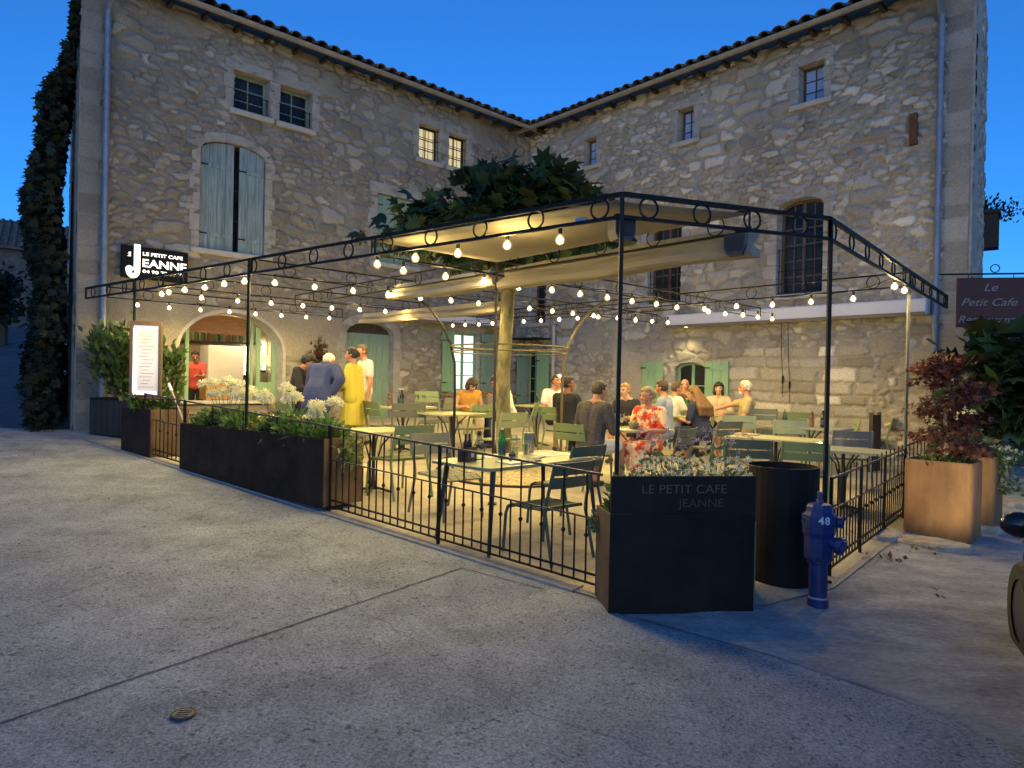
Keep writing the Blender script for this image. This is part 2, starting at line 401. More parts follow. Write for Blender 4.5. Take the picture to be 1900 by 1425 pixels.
def corner(house,x,e=.012):
    b=MB();b.box(x-.012,x+e,-.016,.30,-.2,8.5);return b.build('corner_stone',limestone,house)
def archpts(t0,t1,zs,zt,n=14):
    c=(t0+t1)/2;w=(t1-t0)/2
    return [(c+w*math.cos(math.pi*(1-k/n)),zs+(zt-zs)*math.sin(math.pi*k/n)) for k in range(n+1)]
def surround(parent,h,w=.16,deep=.30,out=.035,sill=True,m=None,sillext=.10,seed=1):
    """dressed stone frame round an opening: jamb blocks, lintel or arch stones, sill"""
    rnd=random.Random(seed); b=MB(); t0,t1,z0,zs=h[:4]
    for s_,x in ((-1,t0),(1,t1)):
        z=z0;k=0
        while z<zs-.02:
            hh=min(rnd.uniform(.24,.42),zs-z); 
            if zs-z-hh<.12: hh=zs-z
            ww=w*(1.25 if k%2 else .9)+rnd.uniform(-.02,.03)
            b.bbox(x if s_>0 else x-ww,x+ww if s_>0 else x,-out-rnd.uniform(0,.012),deep,z+.003,z+hh-.003,.008); z+=hh;k+=1
    if len(h)>4:
        n=7; P=archpts(t0,t1,zs,h[4],n); c=(t0+t1)/2
        Q=archpts(t0-w,t1+w,zs,h[4]+w*1.1,n)
        for k in range(n):
            e=.004
            poly=[(P[k][0],P[k][1]),(P[k+1][0],P[k+1][1]),(Q[k+1][0],Q[k+1][1]),(Q[k][0],Q[k][1])]
            cx=sum(p[0] for p in poly)/4;cz=sum(p[1] for p in poly)/4
            poly=[(cx+(a-cx)*.985,cz+(d-cz)*.985) for a,d in poly]
            b.prism(poly,-out-rnd.uniform(0,.012),deep)
    else: b.bbox(t0-w*1.1,t1+w*1.1,-out-.008,deep,zs,zs+w*1.25,.008)
    if not sill: b.bbox(t0-w,t1+w,-out,deep,z0-.10,z0,.008)
    o=b.build('surround',m or limestone,parent)
    if sill:
        s=MB(); s.bbox(t0-sillext-w*.4,t1+sillext+w*.4,-.10,deep,z0-.11,z0,.014); s.build('sill',limestone_pale,parent)
    return o
def window(house,h,frame_m,pane_m,nx=2,nz=3,deep=.20,fw=.05,bar=.022,grille=None,casements=1,fill_back=True,w=.16,sill=True,surr=True,seed=1,label=None,sillext=.10):
    t0,t1,z0,zs=h[:4]; zt=h[4] if len(h)>4 else zs
    b=MB()
    b.box(t0,t0+fw,deep,deep+.05,z0,zs);b.box(t1-fw,t1,deep,deep+.05,z0,zs);b.box(t0+fw,t1-fw,deep,deep+.05,z0,z0+fw)
    if len(h)>4:
        P=archpts(t0,t1,zs,zt,12);Q=archpts(t0+fw,t1-fw,zs,zt-fw,12)
        for k in range(12): b.prism([P[k],P[k+1],Q[k+1],Q[k]],deep,deep+.05)
    else: b.box(t0+fw,t1-fw,deep,deep+.05,zs-fw,zs)
    W=t1-t0-2*fw; 
    for c in range(1,casements): x=t0+fw+W*c/casements; b.box(x-.035,x+.035,deep-.008,deep+.058,z0+fw,zt-fw)
    for k in range(1,nx):
        x=t0+fw+W*k/nx
        if casements>1 and abs((k*casements/nx)%1)<1e-6: continue
        b.box(x-bar/2,x+bar/2,deep+.006,deep+.044,z0+fw,(zt-fw if len(h)<5 else zs+(zt-zs)*.8-fw))
    for k in range(1,nz): z=z0+fw+(zs-z0-2*fw+(.0))*k/nz; b.box(t0+fw,t1-fw,deep+.01,deep+.04,z-bar/2,z+bar/2)
    f=b.build('window',frame_m,house)
    if label:f['label']=label
    p=MB(); poly=[(t0,z0),(t1,z0)]+(archpts(t0,t1,zs,zt,12)[::-1] if len(h)>4 else [(t1,zs),(t0,zs)])
    p.prism(poly,deep+.022,deep+.034); p.build('pane',pane_m,f)
    if grille:
        gm,kx,kz,zg=grille; q=MB()
        for k in range(kx): x=t0+.03+(t1-t0-.06)*k/(kx-1); q.tube([(x,.04,z0+.01),(x,.04,zg)],.008,5)
        for k in range(kz): z=z0+.05+(zg-z0-.08)*k/max(1,kz-1); q.tube([(t0-.02,.04,z),(t1+.02,.04,z)],.008,5)
        q.build('grille',gm,f)
    if surr: surround(f,h,w=w,sill=sill,seed=seed,sillext=sillext)
    return f
def shutter(house,t0,t1,z0,z1,m,y=-.125,name='shutter',boards=5,battens=(.15,.85),arch=None,th=.035,rot=0):
    b=MB(); n=boards;W=(t1-t0)
    for k in range(n):
        a=t0+W*k/n;c=t0+W*(k+1)/n
        za=z1;zc=z1
        if arch: za=arch(a);zc=arch(c)
        b.prism([(a+.003,z0),(c-.003,z0),(c-.003,zc),(a+.003,za)],y,y+th)
    for f in battens: z=z0+(z1-z0)*f; b.box(t0+.03,t1-.03,y-.014,y-.001,z-.04,z+.04)
    o=b.build(name,m,house)
    if rot:
        pass
    for f in battens: z=z0+(z1-z0)*f; h=MB(); h.box(t0-.03,t0+.14,y-.022,y-.016,z-.012,z+.012); h.build('hinge',iron,o)
    return o

AD=Vector((.734,.679)).normalized(); AANG=math.atan2(AD.y,AD.x); A0=Vector((-7.59,11.8))
B0=Vector((.374,19.168)); BANG=AANG-math.pi/2
PA=Matrix.Translation((A0.x,A0.y,0))@Matrix.Rotation(AANG,4,'Z')
PB=Matrix.Translation((B0.x,B0.y,0))@Matrix.Rotation(BANG,4,'Z')
def wA(t,y,z): return PA@Vector((t,y,z))
def wB(t,y,z): return PB@Vector((t,y,z))
tile_m=mat('roof_tile',(.13,.085,.06),.9,ns=3,na=.45,bump=.4,bs=25,island=.35)
wood_dark=mat('dark_timber',(.035,.027,.022),.8,ns=(12),na=.3)
green_paint=mat('grey_green_paint',(.17,.26,.20),.6,ns=4,na=.16,bump=.15,bs=60,stretch=(6,6,.6))
green_bright=mat('sage_green_paint',(.20,.34,.20),.6,ns=4,na=.12,bump=.15,bs=60,stretch=(6,6,.6))
blue_shut=mat('weathered_blue_green_paint',(.165,.225,.235),.75,ns=3,na=.42,bump=.25,bs=50,stretch=(7,7,.5))
brown_frame=mat('brown_window_frame',(.075,.05,.036),.6)
lit_warm=mat('lit_window_pane',(.5,.4,.2),.4,emit=(1,.80,.42),es=.22)
lit_cool=mat('lit_kitchen_pane',(.6,.7,.7),.4,emit=(.80,1.0,.90),es=.36)
pale_frame=mat('pale_window_frame',(.42,.44,.42),.5)

def roof(house,L,zE,x0,x1,sk0=0,sk1=0):
    b=MB()  # boarding and the body of the roof
    s=.30; b.add([(x0,-.42,zE+.06),(x1,-.42,zE+.06),(x1-sk1,5.5,zE+.06+s*5.9),(x0+sk0,5.5,zE+.06+s*5.9),(x0,-.42,zE+.12),(x1,-.42,zE+.12),(x1-sk1,5.5,zE+.12+s*5.9),(x0+sk0,5.5,zE+.12+s*5.9)],[(0,3,2,1),(4,5,6,7),(0,1,5,4),(1,2,6,5),(2,3,7,6),(3,0,4,7)])
    r=b.build('roof',wood_dark,house)
    t=MB(); rnd=random.Random(int(L*10)); x=x0+.1
    while x<x1:
        jr=rnd.uniform(-.012,.012)
        for row in range(5):
            y0=-.56+row*.36+rnd.uniform(-.025,.02); zz=zE+.150+s*(y0+.42)+(.02 if row else 0)
            rad=.125; vs=[];fs=[]; n=7
            for yy,dz in ((y0,0.0),(y0+.46,s*.46)):
                for rr in (rad,rad-.018):
                    sc=1.0 if yy==y0 else .86
                    for k in range(n+1):
                        a=math.pi*k/n
                        vs.append((x+jr+rr*sc*math.cos(a),yy,zz+dz+rr*sc*.85*math.sin(a)-.0))
            N=n+1
            for k in range(n):
                fs+= [(k,k+1,2*N+k+1,2*N+k),(N+k+1,N+k,3*N+k,3*N+k+1),(k+1,k,N+k,N+k+1),(2*N+k,2*N+k+1,3*N+k+1,3*N+k)]
            t.add(vs,fs)
        x+=.285+rnd.uniform(-.006,.006)
    t.build('roof_tiles',tile_m,r)
    f=MB(); f.box(-.035,.035,-.30,.05,zE-.02,zE+.058); x=x0+.25; e=f.build('rafter_end',wood_dark,r); e.location.x=x; x+=.62
    while x<x1-.1: link('rafter_end',e.data,r,loc=(x,0,0)); x+=.62
    gt=MB(); n=8; vs=[];fs=[]
    for xx in (x0,x1):
        for rr in (.075,.068):
            for k in range(n+1):
                a=math.pi+math.pi*k/n; vs.append((xx,-.50+rr*math.cos(a),zE+.06+rr*math.sin(a)))
    N=n+1
    for k in range(n): fs+=[(k,k+1,2*N+k+1,2*N+k),(N+k+1,N+k,3*N+k,3*N+k+1),(k,N+k,N+k+1,k+1),(2*N+k,2*N+k+1,3*N+k+1,3*N+k)]
    fs+=[(0,2*N,3*N,N),(n,N+n,3*N+n,2*N+n)]
    gt.add(vs,fs)
    x=x0+.4
    while x<x1: gt.box(x-.012,x+.012,-.58,-.42,zE+.055,zE+.068); x+=.9
    gt.build('gutter',gut_m,r)
    return r
def downpipe(house,t,zE,z0,m=zinc):
    b=MB(); b.tube([(t,-.50,zE-.02),(t,-.46,zE-.14),(t,-.12,zE-.42),(t,-.09,zE-.55),(t,-.09,z0)],.05,10)
    z=zE-1.2
    while z>z0+.3: b.lathe([(.057,z),(.057,z+.05)],(t,-.09,0),10); b.box(t-.012,t+.012,-.06,.0,z+.01,z+.035); z-=1.9
    return b.build('downpipe',m,house,smooth=False)

# ---- house on the left ----
hA=thing('stone_house','long stone house on the left with arched bar opening and ivy on its end','house',(A0.x,A0.y,0),AANG)
ZE=8.42
holesA=[(2.61,3.34,6.9,7.68),(3.55,4.28,6.9,7.68),(2.0,3.28,4.04,5.98,6.20),(7.06,7.70,6.98,7.83),(7.97,8.58,6.98,7.83),(5.95,6.95,4.3,5.9),(1.66,3.72,1.04,2.05,2.83),(5.2,6.45,.3,2.62,2.86),(8.24,9.10,1.3,2.8)]
stone_wall('wall',11.1,-.2,ZE+.1,holesA,3,hA,sx=.25,sz=.125,bury=.62,tone=.74,quoin=(.50,0),
   plaster=lambda X,Z: ((Z<2.95)&(Z>2.0)&(X<5.1))*.75+((X>3.7)&(X<5.2)&(Z>2.3)&(Z<2.9))*.2+((X>6.45)&(X<7.9)&(Z<2.9)&(Z>2.35))*.5+(Z>7.75)*.45,depth=.042,contrast=.62)
stone_wall('end_wall',8.985,-.2,ZE+.3,[],11,hA,sx=.3,sz=.16,loc=(1.377,8.878,0),rotz=R(-98.8),res=.05,bury=.4)
corner(hA,.0)
roof(hA,11,ZE,-.12,11.3,sk0=1.0)
downpipe(hA,.39,ZE,.5); downpipe(hA,10.85,ZE,2.9)
for i,h in enumerate(holesA[:2]): window(hA,h,green_paint,glass_dark,2,3,grille=(iron,8,2,7.30),seed=i,sillext=.02)
for i,h in enumerate(holesA[3:5]): window(hA,h,wood_dark,lit_warm,2,3,grille=(iron,5,4,7.80),seed=i+4,sillext=.02,deep=.16)
# arched window with closed shutters
f=window(hA,holesA[2],wood_dark,glass_dark,2,3,deep=.16,w=.17,seed=9)
c=2.64; arc=lambda x: 5.98+.22*math.sqrt(max(0,1-((x-c)/.64)**2))-.02
shutter(hA,2.02,2.66,4.06,5.98,blue_shut,y=.03,arch=arc,boards=4); shutter(hA,2.76,3.26,4.03,5.98,blue_shut,y=.0,arch=arc,boards=3)
f=window(hA,holesA[5],green_paint,glass_dark,2,3,deep=.16,w=.2,seed=12)
shutter(hA,5.97,6.44,4.32,5.88,green_paint,y=.02,boards=4); shutter(hA,6.46,6.93,4.32,5.88,green_paint,y=.02,boards=4)
# old double door
d=MB(); P=archpts(5.2,6.45,2.62,2.86,12)
d.prism([(5.2,.3),(6.45,.3),(6.45,2.62),(5.2,2.62)],.16,.20); 
door=d.build('door',green_paint,hA); d=MB()
d.prism(P,.17,.21); d.build('fanlight',wood_dark,door); d=MB()
for z in (.75,1.6,2.4): d.box(5.24,6.41,.145,.16,z-.05,z+.05)
for k in range(1,7): d.box(5.2+1.25*k/7-.003,5.2+1.25*k/7+.003,.154,.16,.3,2.6)
d.build('batten',green_paint,door); d=MB(); d.box(5.74,5.95,.12,.145,1.98,2.01); d.build('handle',iron,door)
surround(door,(5.2,6.45,.3,2.62,2.86),w=.2,sill=False,seed=15)
# kitchen window with shutters
f=window(hA,holesA[8],green_bright,lit_cool,2,4,deep=.14,seed=20,casements=2)
shutter(hA,7.84,8.20,1.28,2.80,green_bright,boards=3); shutter(hA,9.14,9.72,1.28,2.80,green_paint,boards=4)
shutter(hA,10.42,10.80,.95,2.50,green_paint,boards=3)
# bar opening: arch stones, counter sill, green screen, the room behind
plast=mat('pale_plaster',(.30,.235,.14),.9,ns=3,na=.12)
h=holesA[6]; b=MB(); P=archpts(1.66,3.72,2.05,2.83,16); Q=archpts(1.60,3.78,2.05,2.90,16)
for k in range(16): b.prism([P[k],P[k+1],Q[k+1],Q[k]],-.05,.45)
b.box(1.60,1.66,-.05,.45,1.04,2.05); b.box(3.72,3.78,-.05,.45,1.04,2.05)
bar=b.build('bar_opening',limestone_pale,hA)
b=MB(); b.bbox(1.45,3.45,-.34,.40,1.02,1.07,.01); b.build('counter',limestone_pale,bar)
b=MB()
for z0_,z1_ in ((.42,.60),(.62,.80),(.82,1.0)): b.bbox(1.52,3.38,-.24,-.06,z0_,z1_,.01)
b.build('counter_front',mat('grey_boards',(.20,.175,.14),.8,ns=5,na=.2,stretch=(1,1,8)),bar)
b=MB(); n=60
b.box(1.0,5.2,4.2,4.3,.3,3.0); b.box(.9,1.0,.5,4.2,.3,3.0); b.box(5.2,5.3,.5,4.2,.3,3.0)
b.box(1.0,5.2,.5,4.2,2.98,3.06); b.box(1.0,5.2,.5,4.2,.24,.3); b.box(1.0,1.62,.42,.5,.3,3.0); b.box(3.76,5.2,.42,.5,.3,3.0); b.box(1.62,3.76,.42,.5,2.84,3.0); b.box(1.62,3.76,.42,.5,.3,1.0)
b.build('bar_room',plast,bar)
for x,w in ((1.92,.07),(3.20,.045)): b=MB();b.box(x-w/2,x+w/2,.30,.36,1.07,2.05+.78*math.sqrt(max(0,1-((x-2.69)/1.03)**2))-.02);b.build('screen_post',green_bright,bar)
b=MB();b.box(3.30,3.38,.30,.36,1.07,2.60)
b.box(3.381,3.72,.30,.36,1.07,1.45); b.box(3.381,3.629,.30,.36,1.75,1.79); b.box(3.63,3.72,.30,.36,1.451,2.35)
b.build('bar_screen',green_bright,bar)
b=MB(); b.prism([(1.97,2.44)]+[p for p in archpts(1.68,3.70,2.05,2.80,24) if 1.97<p[0]<3.17]+[(3.17,2.40)],.36,.42)
b.build('lintel_beam',mat('chestnut_beam',(.16,.075,.035),.7,ns=6,na=.3,stretch=(.6,3,3)),bar)
b=MB(); b.box(3.38,3.62,.325,.335,1.45,2.35); b.build('side_light',glassmat('clear_pane',mixv=.35),bar)
nt_m=mat('notice_paper',(.75,.73,.68),.8)
b=MB(); b.box(3.43,3.58,.318,.322,1.82,2.02); b.build('notice',nt_m,bar)
# things in the bar room
def lineup(name,parent,m,xs,y,z,hgt,r):
    b=MB()
    for x in xs: b.lathe([(r,z),(r,z+hgt*.6),(r*.4,z+hgt*.8),(r*.4,z+hgt)],(x,y,0),7)
    return b.build(name,m,parent)
sh=thing('wall_shelf','long shelf of bottles high on the bar room wall','shelf',wA(3.7,4.0,2.4),AANG)
b=MB();b.box(-1.2,1.2,-.15,.15,0,.04);b.build('board',wood_dark,sh)
for k in range(14):
    x=-1.1+k*.165+random.uniform(-.03,.03)
    b=MB();b.lathe([(.04,.04),(.04,.2),(.015,.25),(.015,.33)],(x,0,0),7);b.build('bottle',mat('shelf_bottle',(.07,.12,.05),.25,island=.4) if k%3 else mat('brown_bottle',(.12,.06,.02),.25),sh)
b=MB();b.bbox(3.10,3.92,2.6,3.2,.3,2.28,.02); o=b.build('tall_cabinet',mat('cream_laminate',(.74,.72,.64),.5),None);o.matrix_world=PA
tag(o,'tall cream cabinet standing behind the bar counter','cabinet')
b=MB();b.bbox(2.37,2.86,.55,.95,1.07,1.40,.01);o=b.build('wooden_crate',mat('honey_wood',(.36,.20,.06),.6,ns=6,na=.2,stretch=(1,6,6)),None);o.matrix_world=PA
c2=MB();c2.box(2.52,2.70,.53,.55,1.24,1.27);hh=c2.build('handle',wood_dark,o);tag(o,'honey coloured wooden crate on the bar counter','crate')
lamp('bar_lamp',wA(2.2,1.6,2.8),30,(1,.80,.48),hA,.10); lamp('bar_lamp',wA(3.9,2.2,2.75),18,(1,.80,.48),hA,.10)
tube_m=mat('lit_tube',(1,1,.9),.5,emit=(1,.93,.72),es=6)
for x,z in ((4.1,1.6),(4.55,1.75)):
    t=thing('wall_light','lit tube lamp upright on the bar room wall, '+('nearer the green screen' if x<4.3 else 'further right behind the side light'),'wall light',wA(x+.5,4.12,z),AANG)
    b=MB();b.lathe([(.04,0),(.04,.75)],(0,0,0),10);b.build('tube',tube_m,t);b=MB();b.box(-.05,.05,.0,.075,-.06,0);b.build('base',iron,t)

# ---- house on the right ----
hB=thing('stone_house','rough stone house on the right with small attic windows and green shuttered window','house',(B0.x,B0.y,0),BANG)
holesB=[(7.68,8.18,7.17,7.93),(4.88,5.30,7.1,7.85),(2.05,2.46,7.15,7.87),(.76,1.05,7.35,7.8),(7.3,8.23,3.42,5.14,5.32),(4.14,5.06,3.45,5.14,5.32),(4.95,5.73,1.18,1.93,2.08),(.05,.52,.55,2.42),(.2,.78,3.2,4.6)]
stone_wall('wall',10.62,-.3,ZE+.1,holesB,21,hB,sx=.25,sz=.125,bury=.48,quoin=(0,.55),
   big=lambda X,Z:((Z<2.35)&(X>5.9)&(X<9.2))*1.0,depth=.052,contrast=.74,
   plaster=lambda X,Z:((X<4.2)&(Z<3.0))*.42+((X>9.1)&(Z<2.6))*.4+(Z>8.0)*.3)
stone_wall('end_wall',7.0,-.3,ZE+1.9,[],33,hB,sx=.28,sz=.16,loc=(10.62,0,0),rotz=R(101.4),res=.04,depth=.06)
corner(hB,10.612,.055)
roof(hB,10.6,ZE,-.3,10.75,sk1=1.25)
downpipe(hB,10.18,ZE,.2); 
b=MB();b.tube([(1.16,-.09,3.1),(1.16,-.09,.6)],.045,8);b.build('downpipe',mat('pale_pipe',(.42,.40,.36),.5),hB)
for i,h in enumerate(holesB[:4]): window(hB,h,brown_frame,mat('sky_reflection_glass',(.30,.42,.62),.06,.0,spec=.8) if i<3 else glass_dark,2,3,deep=.2,w=.17,seed=40+i)  # reflected sky painted into the colour of the attic panes
for i,h in enumerate(holesB[4:6]): window(hB,h,brown_frame,glass_dark,4,5,deep=.2,w=.22,seed=50+i,casements=2,bar=.028,fw=.06,grille=(iron,6,3,h[2]+.95))
window(hB,holesB[6],green_bright,glass_dark,2,2,deep=.12,w=.16,seed=61,casements=2)
shutter(hB,4.10,4.68,1.16,2.09,green_bright,boards=3); shutter(hB,5.78,6.34,1.16,2.09,green_bright,boards=3)
window(hB,holesB[7],green_bright,glass_dark,2,5,deep=.10,w=.12,seed=63,sill=False)
shutter(hB,.56,1.02,.62,2.42,green_bright,boards=3)
window(hB,holesB[8],brown_frame,glass_dark,2,4,deep=.2,seed=65)
b=MB();b.box(9.71,9.83,-.10,.02,5.88,6.42);b.build('beam_end',mat('rusty_timber',(.10,.04,.02),.9,ns=10,na=.4),hB)
b=MB();b.box(-.05,1.0,-.62,-.04,2.72,2.76);b.tube([(-.02,-.6,2.71),(-.02,-.05,2.4)],.012);b.tube([(.97,-.6,2.71),(.97,-.05,2.4)],.012);b.build('door_hood',iron,hB)
# cassette awnings, fixed to the walls
awn=mat('awning_cassette_paint',(.60,.60,.62),.5,ns=2,na=.06)
def cassette(name,label,P,t0,t1,z0,z1,y0=-.30):
    t=thing(name,label,'awning',P@Vector(((t0+t1)/2,0,z0)),math.atan2(P[1][0],P[0][0])); w=(t1-t0)/2;hh=z1-z0
    b=MB();b.bbox(-w,w,y0,-.05,0,hh,.02);b.build('casing',awn,t)
    b=MB();b.box(-w+.02,w-.02,y0-.03,y0-.003,-.015,.045);b.build('front_bar',mat('bronze_bar',(.16,.12,.07),.5),t)
    b=MB()
    for x in (-w*.8,0,w*.8): b.box(x-.04,x+.04,-.055,.02,.05,hh-.03)
    b.build('bracket',awn,t)
cassette('cassette_awning','closed pale awning box along the right house above the green shuttered window',PB,4.86,10.10,2.86,3.14)
cassette('cassette_awning','closed pale awning box on the left house above the lit kitchen window',PA,6.35,9.9,2.98,3.2)
# cables hanging on the right wall
for t_,zb,lb in ((7.46,1.36,'left'),(7.60,1.26,'right')):
    o=MB();o.tube([(t_,-.09,2.9),(t_+.02,-.085,2.2),(t_+.05,-.08,1.75),(t_+.06,-.08,zb)],.006,5)
    k=thing('pull_cord','thin dark cord hanging down the ashlar wall, the %s one of the pair'%lb,'cord',wB(t_,0,zb),BANG)
    o.v=[tuple(Vector(p)-Vector((t_,0,zb))) for p in o.v]; o.build('line',iron,k)
    b=MB();b.lathe([(.010,.28),(.02,.30),(.02,.42),(.010,.44)],(.055,-.08,0),8);b.build('weight',iron,k)
# spot over the green shutters
sp=thing('wall_spotlight','small lit spotlight under the awning box above the green shuttered window','spotlight',wB(5.3,0,2.86),BANG)
b=MB();b.lathe([(.03,.0),(.045,.06),(.03,.08)],(0,-.16,0),10);b.box(-.01,.01,-.17,.0,.05,.07);b.build('housing',iron,sp)
b=MB();b.lathe([(.028,-.004),(.028,.0)],(0,-.16,0),10);b.build('lens',mat('lit_lens',(1,1,.8),.5,emit=(1,.85,.4),es=8),sp)
lamp('spot_beam',wB(5.3,-.38,2.80),15,(1,.80,.36),sp,.02,spot=120,rot=(R(-14)*0,0,0))
# ================= GROUND =================
def gmat(name,c1,c2,speck,sp_scale,bump,big=.6,rough=.9,bs=None,stretch=None):
    m=bpy.data.materials.new(name);m.use_nodes=True;nt=m.node_tree;b=nt.nodes['Principled BSDF'];b.inputs['Roughness'].default_value=rough;b.inputs['Specular IOR Level'].default_value=.25
    tc=nt.nodes.new('ShaderNodeTexCoord');V=tc.outputs['Object']
    if stretch:
        mp=nt.nodes.new('ShaderNodeMapping');mp.inputs['Scale'].default_value=stretch;nt.links.new(V,mp.inputs[0]);V=mp.outputs[0]
    def noise(s,d=6,r=.6):
        n=nt.nodes.new('ShaderNodeTexNoise');n.inputs['Scale'].default_value=s;n.inputs['Detail'].default_value=d;n.inputs['Roughness'].default_value=r;nt.links.new(V,n.inputs['Vector']);return n.outputs['Fac']
    a=noise(big,8,.62);r=nt.nodes.new('ShaderNodeValToRGB');r.color_ramp.elements[0].position=.3;r.color_ramp.elements[1].position=.7
    r.color_ramp.elements[0].color=(*c1,1);r.color_ramp.elements[1].color=(*c2,1);nt.links.new(a,r.inputs[0])
    s=noise(sp_scale,4,.75);mr=nt.nodes.new('ShaderNodeMapRange');mr.inputs['From Min'].default_value=.3;mr.inputs['From Max'].default_value=.7;mr.inputs['To Min'].default_value=1-speck;mr.inputs['To Max'].default_value=1+speck;nt.links.new(s,mr.inputs[0])
    s2=noise(2.3,9,.72);mr2=nt.nodes.new('ShaderNodeMapRange');mr2.inputs['From Min'].default_value=.3;mr2.inputs['From Max'].default_value=.7;mr2.inputs['To Min'].default_value=.72;mr2.inputs['To Max'].default_value=1.22;nt.links.new(s2,mr2.inputs[0])
    ml=nt.nodes.new('ShaderNodeMath');ml.operation='MULTIPLY';nt.links.new(mr.outputs[0],ml.inputs[0]);nt.links.new(mr2.outputs[0],ml.inputs[1])
    mx=nt.nodes.new('ShaderNodeMix');mx.data_type='RGBA';mx.blend_type='MULTIPLY';mx.inputs[0].default_value=1
    nt.links.new(r.outputs[0],mx.inputs[6]);nt.links.new(ml.outputs[0],mx.inputs[7]);nt.links.new(mx.outputs[2],b.inputs['Base Color'])
    if name=='washed_concrete':    # stains and hairline cracks in the slab itself
        st=nt.nodes.new('ShaderNodeMapRange');st.inputs['From Min'].default_value=.50;st.inputs['From Max'].default_value=.70;st.inputs['To Min'].default_value=1;st.inputs['To Max'].default_value=.62;nt.links.new(noise(1.1,10,.75),st.inputs[0])
        nv=nt.nodes.new('ShaderNodeTexNoise');nv.inputs['Scale'].default_value=1.2;nv.inputs['Detail'].default_value=6;nt.links.new(V,nv.inputs['Vector'])
        va=nt.nodes.new('ShaderNodeVectorMath');va.operation='MULTIPLY_ADD';va.inputs[1].default_value=(.9,.9,0);nt.links.new(nv.outputs['Color'],va.inputs[0]);nt.links.new(V,va.inputs[2])
        vo=nt.nodes.new('ShaderNodeTexVoronoi');vo.feature='DISTANCE_TO_EDGE';vo.inputs['Scale'].default_value=.21;nt.links.new(va.outputs[0],vo.inputs['Vector'])
        cr=nt.nodes.new('ShaderNodeMapRange');cr.inputs['From Min'].default_value=.0005;cr.inputs['From Max'].default_value=.0022;cr.inputs['To Min'].default_value=.72;cr.inputs['To Max'].default_value=1;nt.links.new(vo.outputs['Distance'],cr.inputs[0])
        m1=nt.nodes.new('ShaderNodeMath');m1.operation='MULTIPLY';nt.links.new(st.outputs[0],m1.inputs[0]);nt.links.new(cr.outputs[0],m1.inputs[1])
        m2=nt.nodes.new('ShaderNodeMath');m2.operation='MULTIPLY';nt.links.new(m1.outputs[0],m2.inputs[0]);nt.links.new(ml.outputs[0],m2.inputs[1]);sp=nt.nodes.new('ShaderNodeMapRange');sp.inputs['From Min'].default_value=.60;sp.inputs['From Max'].default_value=.68;sp.inputs['To Min'].default_value=1;sp.inputs['To Max'].default_value=.42;nt.links.new(noise(26,3,.6),sp.inputs[0]);m3=nt.nodes.new('ShaderNodeMath');m3.operation='MULTIPLY';nt.links.new(sp.outputs[0],m3.inputs[0]);nt.links.new(m2.outputs[0],m3.inputs[1]);nt.links.new(m3.outputs[0],mx.inputs[7])
    bp=nt.nodes.new('ShaderNodeBump');bp.inputs['Strength'].default_value=bump;bp.inputs['Distance'].default_value=.012;nt.links.new(noise(bs or sp_scale,6,.7),bp.inputs['Height']);nt.links.new(bp.outputs[0],b.inputs['Normal'])
    return m
conc=gmat('washed_concrete',(.20,.222,.24),(.295,.32,.34),.62,62,.8)
grav=gmat('beige_gravel',(.34,.30,.22),(.45,.405,.30),.20,45,.8)
asph=gmat('dark_asphalt',(.06,.065,.07),(.14,.145,.15),.35,40,.7)
rock=gmat('worn_limestone_paving',(.22,.22,.215),(.39,.385,.37),.3,22,1.0,big=1.6,stretch=(1,2.2,1))
def sheet(name,poly,m,dz,step=.5,fn=ground,kind='structure',rough=0):
    """a sheet of ground: grid clipped to a polygon, laid dz above the terrain"""
    import mathutils.geometry as mg
    xs=[p[0] for p in poly];ys=[p[1] for p in poly]
    import bmesh
    bm=bmesh.new()
    vs=[bm.verts.new((x,y,0)) for x,y in poly]; bm.faces.new(vs)
    for a0,a1,ax in ((min(xs),max(xs),0),(min(ys),max(ys),1)):
        k=math.ceil(a0/step)*step
        while k<a1:
            co=(k,0,0) if ax==0 else (0,k,0); no=(1,0,0) if ax==0 else (0,1,0)
            bmesh.ops.bisect_plane(bm,geom=bm.verts[:]+bm.edges[:]+bm.faces[:],plane_co=co,plane_no=no); k+=step
    bmesh.ops.triangulate(bm,faces=bm.faces[:])
    for v in bm.verts: v.co.z=fn(v.co.x,v.co.y)+dz+(rough*(float(fbm(np.array(v.co.x*1.3),np.array(v.co.y*1.9),3,4))-.5) if rough else 0)
    bmesh.ops.recalc_face_normals(bm,faces=bm.faces[:])
    me=bpy.data.meshes.new(name);bm.to_mesh(me);bm.free()
    if me.polygons and me.polygons[0].normal.z<0: me.flip_normals()
    me.polygons.foreach_set('use_smooth',[True]*len(me.polygons))
    me.materials.append(m);o=link(name,me);tag(o,kind=kind);return o
